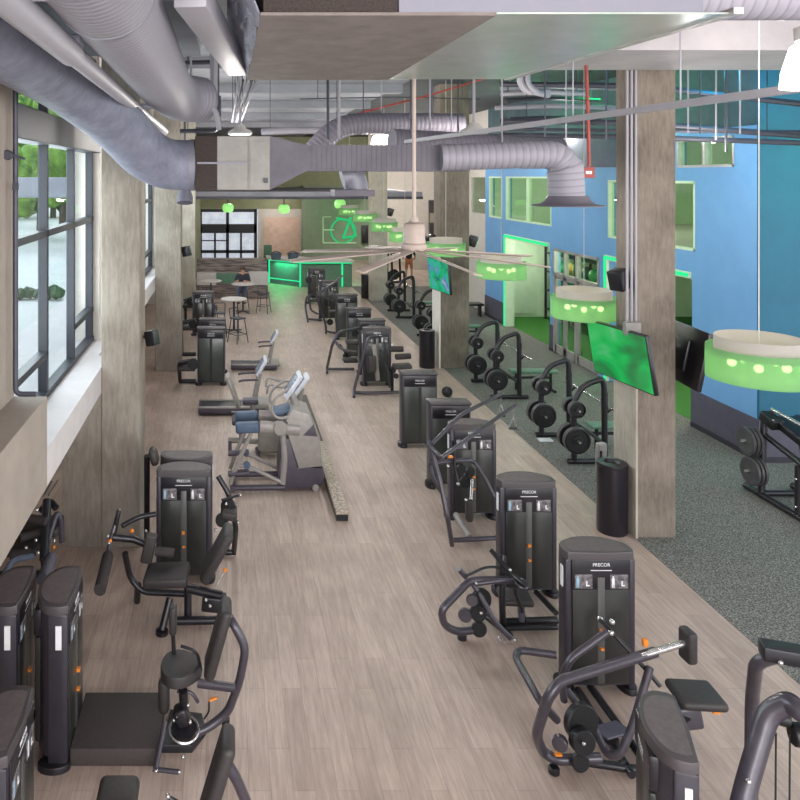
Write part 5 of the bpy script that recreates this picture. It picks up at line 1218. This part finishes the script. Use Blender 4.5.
for k, (x, y, lab) in enumerate(((tc[0].x-.45, tc[0].y-.75, 'metal bar stool in front of the nearest cafe table'), (tc[0].x+.1, tc[0].y-1.6, 'metal bar stool nearest the towers, with splayed legs'), (tc[0].x-.75, tc[0].y+.5, 'metal bar stool left of the nearest cafe table'), (tc[2].x-.2, tc[2].y-.9, 'metal bar stool by the left cafe table'), (tc[1].x+.75, tc[1].y-.1, 'metal bar stool right of the seated person'))):
    if sp is None:
        sp = thing('bar_stool', lab, 'stool', (x, y, 0), 0, 'cafe bar stools')
        b = B(); box(b, (-.18, -.18, .72), (.18, .18, .76), .015); obj('seat', b, m_pipe_d, sp)
        for sx in (-1, 1):
            for sy in (-1, 1): obj('leg', tb([(sx*.14, sy*.14, .73), (sx*.22, sy*.22, .01)], .014, 0, 8), m_pipe_d, sp)
        b = B()
        for a, c in (((-.19, -.19), (.19, -.19)), ((-.19, .19), (.19, .19)), ((-.19, -.19), (-.19, .19)), ((.19, -.19), (.19, .19))): tube(b, [(a[0], a[1], .27), (c[0], c[1], .27)], .01, 6)
        obj('foot_ring', b, m_pipe_d, sp)
        obj('backrest', tb([(-.16, .16, .76), (-.17, .2, 1.02), (.17, .2, 1.02), (.16, .16, .76)], .014, .06, 8), m_pipe_d, sp)
    else: copy_tree(sp, None, (x, y, 0), R(40*k), lab)

def skin_body(name, verts, edges, radii, mat, parent, sub=2, root=0):
    me = bpy.data.meshes.new(name); me.from_pydata([tuple(v) for v in verts], edges, []); me.update()
    o = bpy.data.objects.new(name, me); COL.objects.link(o)
    o.modifiers.new('skin', 'SKIN')
    sl = me.skin_vertices[0].data if me.skin_vertices else None
    if sl is None:
        bpy.context.view_layer.objects.active = o; bpy.ops.mesh.customdata_skin_add(); sl = me.skin_vertices[0].data
    for i, r in enumerate(radii): sl[i].radius = (r, r) if not isinstance(r, tuple) else r; sl[i].use_root = (i == root)
    s = o.modifiers.new('sub', 'SUBSURF'); s.levels = sub; s.render_levels = sub
    dg = bpy.context.evaluated_depsgraph_get(); dg.update()
    m2 = bpy.data.meshes.new_from_object(o.evaluated_get(dg)); bpy.data.objects.remove(o)
    m2.materials.clear(); m2.materials.append(mat); m2.polygons.foreach_set('use_smooth', [True]*len(m2.polygons))
    q = bpy.data.objects.new(name, m2); COL.objects.link(q); q.parent = parent; return q
def person(loc, rz, label, seated, top, legs, sz=.76):
    t = thing('person', label, 'person', loc, rz)
    # local: faces -Y
    if seated:
        hip = sz+.06
        J = dict(pel=(0, 0, hip), wai=(0, 0, hip+.2), che=(0, -.05, hip+.42), nec=(0, -.08, hip+.56), hea=(0, -.12, hip+.68), crn=(0, -.13, hip+.76))
        kn = lambda s: (s*.13, -.42, hip-.02); an = lambda s: (s*.11, -.36, hip-.45); to = lambda s: (s*.11, -.52, hip-.5)
        el = lambda s: (s*.27, -.2, hip+.22); wr = lambda s: (s*.12, -.42, hip+.30)
    else:
        hip = .95
        J = dict(pel=(0, 0, hip), wai=(0, 0, hip+.18), che=(0, 0, hip+.40), nec=(0, 0, hip+.55), hea=(0, -.01, hip+.67), crn=(0, -.01, hip+.76))
        kn = lambda s: (s*.12, -.03, .5); an = lambda s: (s*.13, .02, .08); to = lambda s: (s*.14, -.14, .03)
        el = lambda s: (s*.28, .02, hip+.22); wr = lambda s: (s*.26, -.15, hip+.03)
    hd = lambda s: tuple(Vector(wr(s))+Vector((0, -.09, .0)))
    vs = [J['pel'], J['wai'], J['che'], J['nec'], J['hea'], J['crn']]; ra = [.15, .13, .155, .055, .088, .07]
    ed = [(0, 1), (1, 2), (2, 3), (3, 4), (4, 5)]
    for s in (-1, 1):
        i = len(vs); vs += [(s*.1, 0, hip-.03), kn(s), an(s), to(s)]; ra += [.085, .06, .042, .035]; ed += [(0, i), (i, i+1), (i+1, i+2), (i+2, i+3)]
        i = len(vs); c = J['che']; vs += [(s*.19, c[1], c[2]+.06), el(s), wr(s), hd(s)]; ra += [.06, .045, .032, .03]; ed += [(2, i), (i, i+1), (i+1, i+2), (i+2, i+3)]
    skin_body('body', vs, ed, ra, m_skin, t)
    # clothes
    c = J['che']
    vs = [J['pel'], J['wai'], J['che'], (0, c[1]-.01, c[2]+.09)]; ra = [.165, .148, .172, .085]; ed = [(0, 1), (1, 2), (2, 3)]
    for s in (-1, 1):
        i = len(vs); e_ = Vector(el(s)); vs += [(s*.19, c[1], c[2]+.06), tuple(e_)]; ra += [.072, .062]; ed += [(2, i), (i, i+1)]
    skin_body('shirt', vs, ed, ra, top, t)
    vs = [J['pel']]; ra = [.168]; ed = []
    for s in (-1, 1):
        i = len(vs); k = Vector(kn(s)); vs += [(s*.1, 0, hip-.03), tuple(k)]; ra += [.1, .078]; ed += [(0, i), (i, i+1)]
        if seated: vs += [an(s)]; ra += [.058]; ed += [(i+1, i+2)]
    skin_body('trousers' if seated else 'shorts', vs, ed, ra, legs, t)
    h = Vector(J['hea']); b = B(); sphere(b, h+Vector((0, .02, .045)), .105, 16, 10, (.92, 1.05, 1)); obj('hair', b, m_hair, t)
    b = B(); sphere(b, h+Vector((0, -.1, .0)), .016, 8, 6); obj('nose', b, m_skin, t)
    for s in (-1, 1):
        b = B(); sphere(b, h+Vector((s*.033, -.088, .025)), .012, 8, 6); obj('eye', b, m_hair, t)
        for f in range(4):
            o = Vector(hd(s)); b = B(); tube(b, [o+Vector((s*(.022-.015*f), -.02, 0)), o+Vector((s*(.024-.016*f), -.07, -.015)), o+Vector((s*(.022-.015*f), -.09, -.04))], .009, 6); obj('finger', b, m_skin, t)
        b = B(); disc(b, Vector(to(s))+Vector((0, .06, -.01)), (0, 0, 1), .06, .06, 12); bmesh.ops.scale(b, vec=(1, 1, 1), verts=b.verts); obj('shoe', b, m_cloth_d, t)
    return t
person((tc[1].x+.02, tc[1].y+.75, 0), R(-10), 'person in a dark shirt leaning over a high cafe table', True, m_cloth_d, m_jean)
o = copy_tree(sp, None, (tc[1].x+.02, tc[1].y+.80, 0), 0, 'metal bar stool behind the cafe table, carrying the seated person')
pc = V(409, 280, 0)
person((pc.x, pc.y, 0), R(170), 'person in dark top and tan shorts standing far back by the white partition', False, m_cloth_d, m_cloth_o)

# booth half wall
yb = 30.5
t = thing('banquette_wall', 'weathered plank half wall with pale panels and a green seat recess', 'booth', (1, yb, 0))
def face(name, x0, y0, x1, y1, th, mat, dy=0):
    a = P(x0, y1, yb); c = P(x1, y0, yb); return obj(name, bx((a.x, yb+dy, max(0, a.z)), (c.x, yb+th+dy, c.z), .004), mat, t, True, False)
face('top_planks', 196, 261, 268, 274, .3, m_planks, .6); face('pale_panel', 197, 274, 216, 285, .9, m_panelw); face('pale_panel', 249, 273, 268, 285, .9, m_panelw)
face('seat_back', 216, 275, 249, 286, .1, m_seat_g, .5); face('bottom_planks', 196, 285, 268, 300, .9, m_planks)
# reception desk
t = thing('reception_desk', 'reception desk outlined with green light strips', 'counter', V(310, 285, 0))
def quad_box(pts, z0, z1, nm, mat, th=.06):
    b = B(); a = Vector(pts[0]); c = Vector(pts[1]); d = c-a; n = Vector((-d.y, d.x, 0)).normalized()*th
    prism(b, [(a.x, a.y), (c.x, c.y), (c.x+n.x, c.y+n.y), (a.x+n.x, a.y+n.y)], z0, z1); return obj(nm, b, mat, t, True, False)
dA, dB, dC = V(269, 283, 0), V(300, 287, 0), V(352, 287, 0)
H = 1.12
quad_box((dA, dB), 0, H, 'front_panel', m_counter, .5); quad_box((dB, dC), 0, H-.12, 'side_panel', m_seat_g, .6)
b = B(); prism(b, [(dA.x-.1, dA.y-.1), (dB.x, dB.y-.15), (dC.x+.1, dC.y-.15), (dC.x+.1, dC.y+.9), (dA.x-.1, dA.y+1.2)], H, H+.06); obj('countertop', b, m_panelw, t, True, False)
def strip(a, c, z0, z1): return quad_box((a, c), z0, z1, 'light_strip', m_ledw, -.03)
strip(dA, dB, H-.06, H-.0); strip(dA, dB, .22, .27); strip(dB+Vector((0, -.03, 0)), dC+Vector((0, -.03, 0)), H-.06, H)
for p_ in (dA, dB, V(342, 287, 0)): quad_box((p_+Vector((-.03, -.035, 0)), p_+Vector((.04, -.035, 0))), 0.02, H, 'light_strip', m_ledw, -.03)
lamp('desk_led_light', 'AREA', ((dA.x+dC.x)/2, dA.y-.75, 1.0), 140, GREEN, 3.4, (0, 0, 0), .9)
lamp('neon_wall_light', 'POINT', (6.4, 43.6, 3.0), 9, GREEN, .2)
lamp('opening_fill_light', 'POINT', (3.0, 44.6, 3.2), 30, (1, .93, .88), .1)  # added in front of the flat panel to brighten the opening
for i, (px, py, lab) in enumerate(((276, 259, 'grey basket on the left of the reception counter'), (293, 259, 'grey basket right of the first one on the reception counter'))):
    c = V(px, py+1, H+.06); t = thing('counter_basket', lab, 'basket', c, 0, 'baskets on the reception counter')
    b = B(); lathe(b, (0, 0, 0), (0, 0, 1), [(0, 0), (.2, 0), (.26, .3), (.28, .32), (.24, .32), (.18, .02), (0, .02)], 20); obj('bowl', b, m_jean, t); 
    obj('handle', tb([(-.24, 0, .3), (0, 0, .42), (.24, 0, .3)], .02, .1, 8), m_pipe_d, t)
t = thing('green_armchair', 'dark green high backed chair behind the reception counter', 'chair', V(268, 276, 0))
pad(t, 'backrest', P(268, 252, 39)+Vector((0, .2, 0)), (.42, .1, .7), mat=m_seat_g); pad(t, 'seat', Vector((P(268, 252, 39).x, 38.9, .7)), (.45, .45, .1), mat=m_seat_g); T(t, 'base', [Vector((P(268, 252, 39).x, 38.9, .68)), Vector((P(268, 252, 39).x, 38.9, 0.0))], .05, m_black, 0)
# bicycle display
t = thing('neon_bicycle_display', 'green glowing bicycle outline in a square frame above reception', 'wall art', P(340, 230, 44.6))
Yk = 44.86; m_neon = glow('neon_green', (.02, .55, .18), 1.0)
PP = lambda x, y: P(x, y, Yk)
b = B()
for a, c in (((323, 217), (331, 217)), ((323, 217), (323, 243)), ((323, 243), (356, 243)), ((323, 230), (334, 230))): tube(b, [PP(*a), PP(*c)], .05, 6)
obj('outline_frame', b, m_poster, t, True)
b = B(); c = PP(343, 231); r = 12*Yk/FP
tube(b, [c+Vector((math.cos(a)*r, 0, math.sin(a)*r)) for a in [2*PI*k/28 for k in range(29)]], .05, 6, 0, False); obj('wheel', b, m_neon, t, True)
b = B()
for a, c in (((351, 217), (343, 238)), ((336, 218), (351, 221)), ((343, 238), (356, 236)), ((351, 221), (356, 236))): tube(b, [PP(*a), PP(*c)], .07, 6)
obj('glowing_tubes', b, m_neon, t, True)
tag(obj('wall_screen', bx(P(362, 243, 44.7), P(372, 225, 44.8), .01), m_head), 'dark screen on the sage wall right of the bicycle display', 'screen')
# far right area
tag(obj('white_partition', bx((P(414, 0, 40).x, 40, 0), (P(429.5, 0, 40).x, 40.3, P(0, 240, 40).z), .01), m_white), 'low white partition panel far back', 'partition')
t = thing('wall_shelf', 'tall dark open cabinet against the far white wall', 'shelf', P(435, 262, 43.9))
a = P(430, 262, 43.6); c = P(437, 200, 43.9); obj('cabinet', bx(a, c), m_cap, t, True, False)
a = P(430, 223, 43.5); c = P(435, 213, 43.6); obj('pale_door', bx(a, c), m_plaster, t, True, False)
for i, (px, y1, lab) in enumerate(((386, 285, 'cross trainer at the far back left of the standing person'), (394, 283, 'upright machine just left of the standing person'))):
    g = V(px, y1, 0); t = thing('cardio_machine', lab, 'gym machine', g)
    T(t, 'frame', [g+Vector((-.3, 0, .05)), g+Vector((.3, 0, .05)), g+Vector((.25, 0, 1.5)), g+Vector((-.1, 0, 1.6))], .05, m_black)
    T(t, 'upright', [g+Vector((-.3, .1, .05)), g+Vector((-.25, .1, 1.7))], .05, m_silver, 0); pad(t, 'console', g+Vector((0, 0, 1.5)), (.3, .1, .3), mat=m_head)
    D(t, 'flywheel', g+Vector((0, 0, .4)), (0, -1, 0), .25, .1)
tag(obj('bench', bx((8.0, 26.5, .4), (9.1, 26.95, .48), .03), m_black), 'black flat bench at the far corner of the blue wall', 'bench')
bn = bpy.data.objects['bench']
for x in (8.1, 9.0): obj('bench_leg', bx((x-.03, 26.6, 0), (x+.03, 26.85, .4)), m_black, bn)

# ================================================================== TVs, SPEAKERS
def tv_corners(label, TL, TR, BL, BR, screen, back=False, depth=.06):
    c = (TL+TR+BL+BR)/4; ex = ((TR-TL)+(BR-BL)).normalized(); ez = ((TL-BL)+(TR-BR)).normalized()
    W = ((TR-TL).length+(BR-BL).length)/2; Hh = ((TL-BL).length+(TR-BR).length)/2
    ez = (ez-ex*ez.dot(ex)).normalized(); n = ex.cross(ez)
    t = thing('wall_television', label, 'television', c)
    b = B(); obox(b, c-n*depth/2, (W, depth, Hh), ex, ez, .008); obj('casing', b, m_head, t, True)
    if not back:
        b = B(); obox(b, c+n*.003, (W*.97, .006, Hh*.95), ex, ez); obj('screen', b, screen, t, True)
    return t, c, n
t, c, n = tv_corners('wall television with a bright green picture on the near right column', Vector((5.39, 11.26, 2.86)), Vector((5.51, 9.87, 2.89)), Vector((5.51, 11.25, 2.07)), Vector((5.63, 9.86, 2.10)), m_tv)
obj('wall_mount', tb([c-n*.05, Vector((5.70, 10.6, 2.6))], .04, 0, 8), m_pipe_d, t, True)
t, c, n = tv_corners('black television seen from behind on the far side of the near right column', Vector((6.52, 10.1, 2.87)), Vector((6.66, 11.5, 2.87)), Vector((6.35, 9.98, 2.10)), Vector((6.49, 11.38, 2.10)), m_tv)
b = B(); obox(b, c-n*.09, (.7, .05, .45), (.1, 1, 0), (.2, 0, 1), .02); obj('rear_housing', b, m_black, t, True)
b = B()
for k in range(7): obox(b, c-n*.12+Vector((0, .12, -.2+.06*k)), (.25, .012, .02), (.1, 1, 0), (.2, 0, 1))
obj('rear_port', b, m_pipe_d, t, True)
obj('wall_mount', tb([c-n*.05, Vector((6.18, 10.7, 2.6))], .04, 0, 8), m_pipe_d, t, True)
t, c, n = tv_corners('television with a teal and blue picture on the second right column', Vector((5.36, 20.1, 2.84)), Vector((5.50, 18.75, 2.86)), Vector((5.42, 20.05, 2.0)), Vector((5.58, 18.7, 2.02)), m_tv2)
obj('wall_mount', tb([c-n*.05, Vector((5.56, 19.6, 2.5))], .04, 0, 8), m_pipe_d, t, True)
SP = [((-1.17, 10.5, 2.75), (1, 0, .25), .19, 'speaker on the right side of the near left column'), ((-1.18, 19.5, 3.05), (1, 0, .25), .24, 'speaker on the second left column, above the plain tower'),
      ((5.63, 10.6, 3.55), (-1, 0, -.35), .26, 'speaker on the near right column above the green television'), ((5.5, 19.8, 3.3), (-1, 0, -.35), .26, 'speaker on the left side of the second right column'),
      ((6.3, 19.7, 3.3), (1, 0, -.35), .26, 'speaker on the right side of the second right column'), ((6.42, 30.2, 3.55), (1, 0, -.35), .28, 'speaker on the right side of the farthest right column'),
      ((6.2, 10.6, 3.5), (1, 0, -.35), .18, 'speaker on the hidden right side of the near right column')]
for i, (p_, d, s, lab) in enumerate(SP[:6]):
    p_ = Vector(p_); d = Vector(d).normalized(); t = thing('wall_speaker', lab, 'speaker', p_, 0, 'black wall speakers')
    c = p_+Vector((math.copysign(.13, d.x), -.08, 0))
    b = B(); obox(b, c, (s*.8, s*.8, s*1.1), (d.x, -.5, d.z), (0, 0, 1), .015); obj('cabinet', b, m_black, t, True)
    obj('bracket', tb([p_, c], .025, 0, 8), m_pipe_d, t, True)
# round exit of the roundel at the top of the left row
tag(obj('ceiling_horn', (lambda b: (lathe(b, P(185, 197, 18.5), (0, -.3, -1), [(0, -.2), (.14, -.18), (.2, .0), (.2, .15), (0, .16)], 20), b)[1])(B()), m_dado), 'dark round horn shape under the duct elbow, by the third left column', 'ceiling fitting')
obj('horn_stem', tb([P(185, 197, 18.5), P(185, 197, 18.5)+Vector((0, .1, 2.2))], .03, 0, 6), m_pipe_d, bpy.data.objects['ceiling_horn'])

# balls behind the portals, white board
t = thing('storage_rack', 'tall rack seen through the far green doorway', 'rack', (11.4, 23, 0))
b = B()
for y in (19.6, 21.8, 24.0, 26.2): box(b, (11.1, y-.03, 0), (11.16, y+.03, 3.0)); box(b, (11.6, y-.03, 0), (11.66, y+.03, 3.0))
obj('upright_frame', b, m_black, t, True, False)
for z in (.4, 1.05, 1.7, 2.35): obj('shelf', bx((11.1, 19.6, z-.03), (11.66, 26.2, z)), m_black, t, True, False)
rnd = random.Random(9); first = {}
cn = {0: 'green', 1: 'ochre', 2: 'dark'}
for zi, z in enumerate((.4, 1.05, 1.7, 2.35)):
    for k in range(12):
        ci = rnd.choice((0, 0, 1, 2)); y = 19.9+k*.54; r = .22
        if ci not in first:
            b = B(); sphere(b, (0, 0, 0), r, 18, 12); o = obj('exercise_ball', b, (m_ball_g, m_ball_o, m_ball_d)[ci]); first[ci] = o
        else: o = first[ci].copy(); COL.objects.link(o)
        o.location = (11.38, y, z+r); tag(o, '%s exercise ball on the %s shelf of the rack behind the glass front' % (cn[ci], ('bottom', 'second', 'third', 'top')[zi]), 'ball', 'exercise balls on the rack')
tag(obj('white_board', bx((9.65, 26.5, .15), (10.95, 26.595, 2.8), .01), m_poster), 'tall pale board standing inside the far green doorway', 'board')
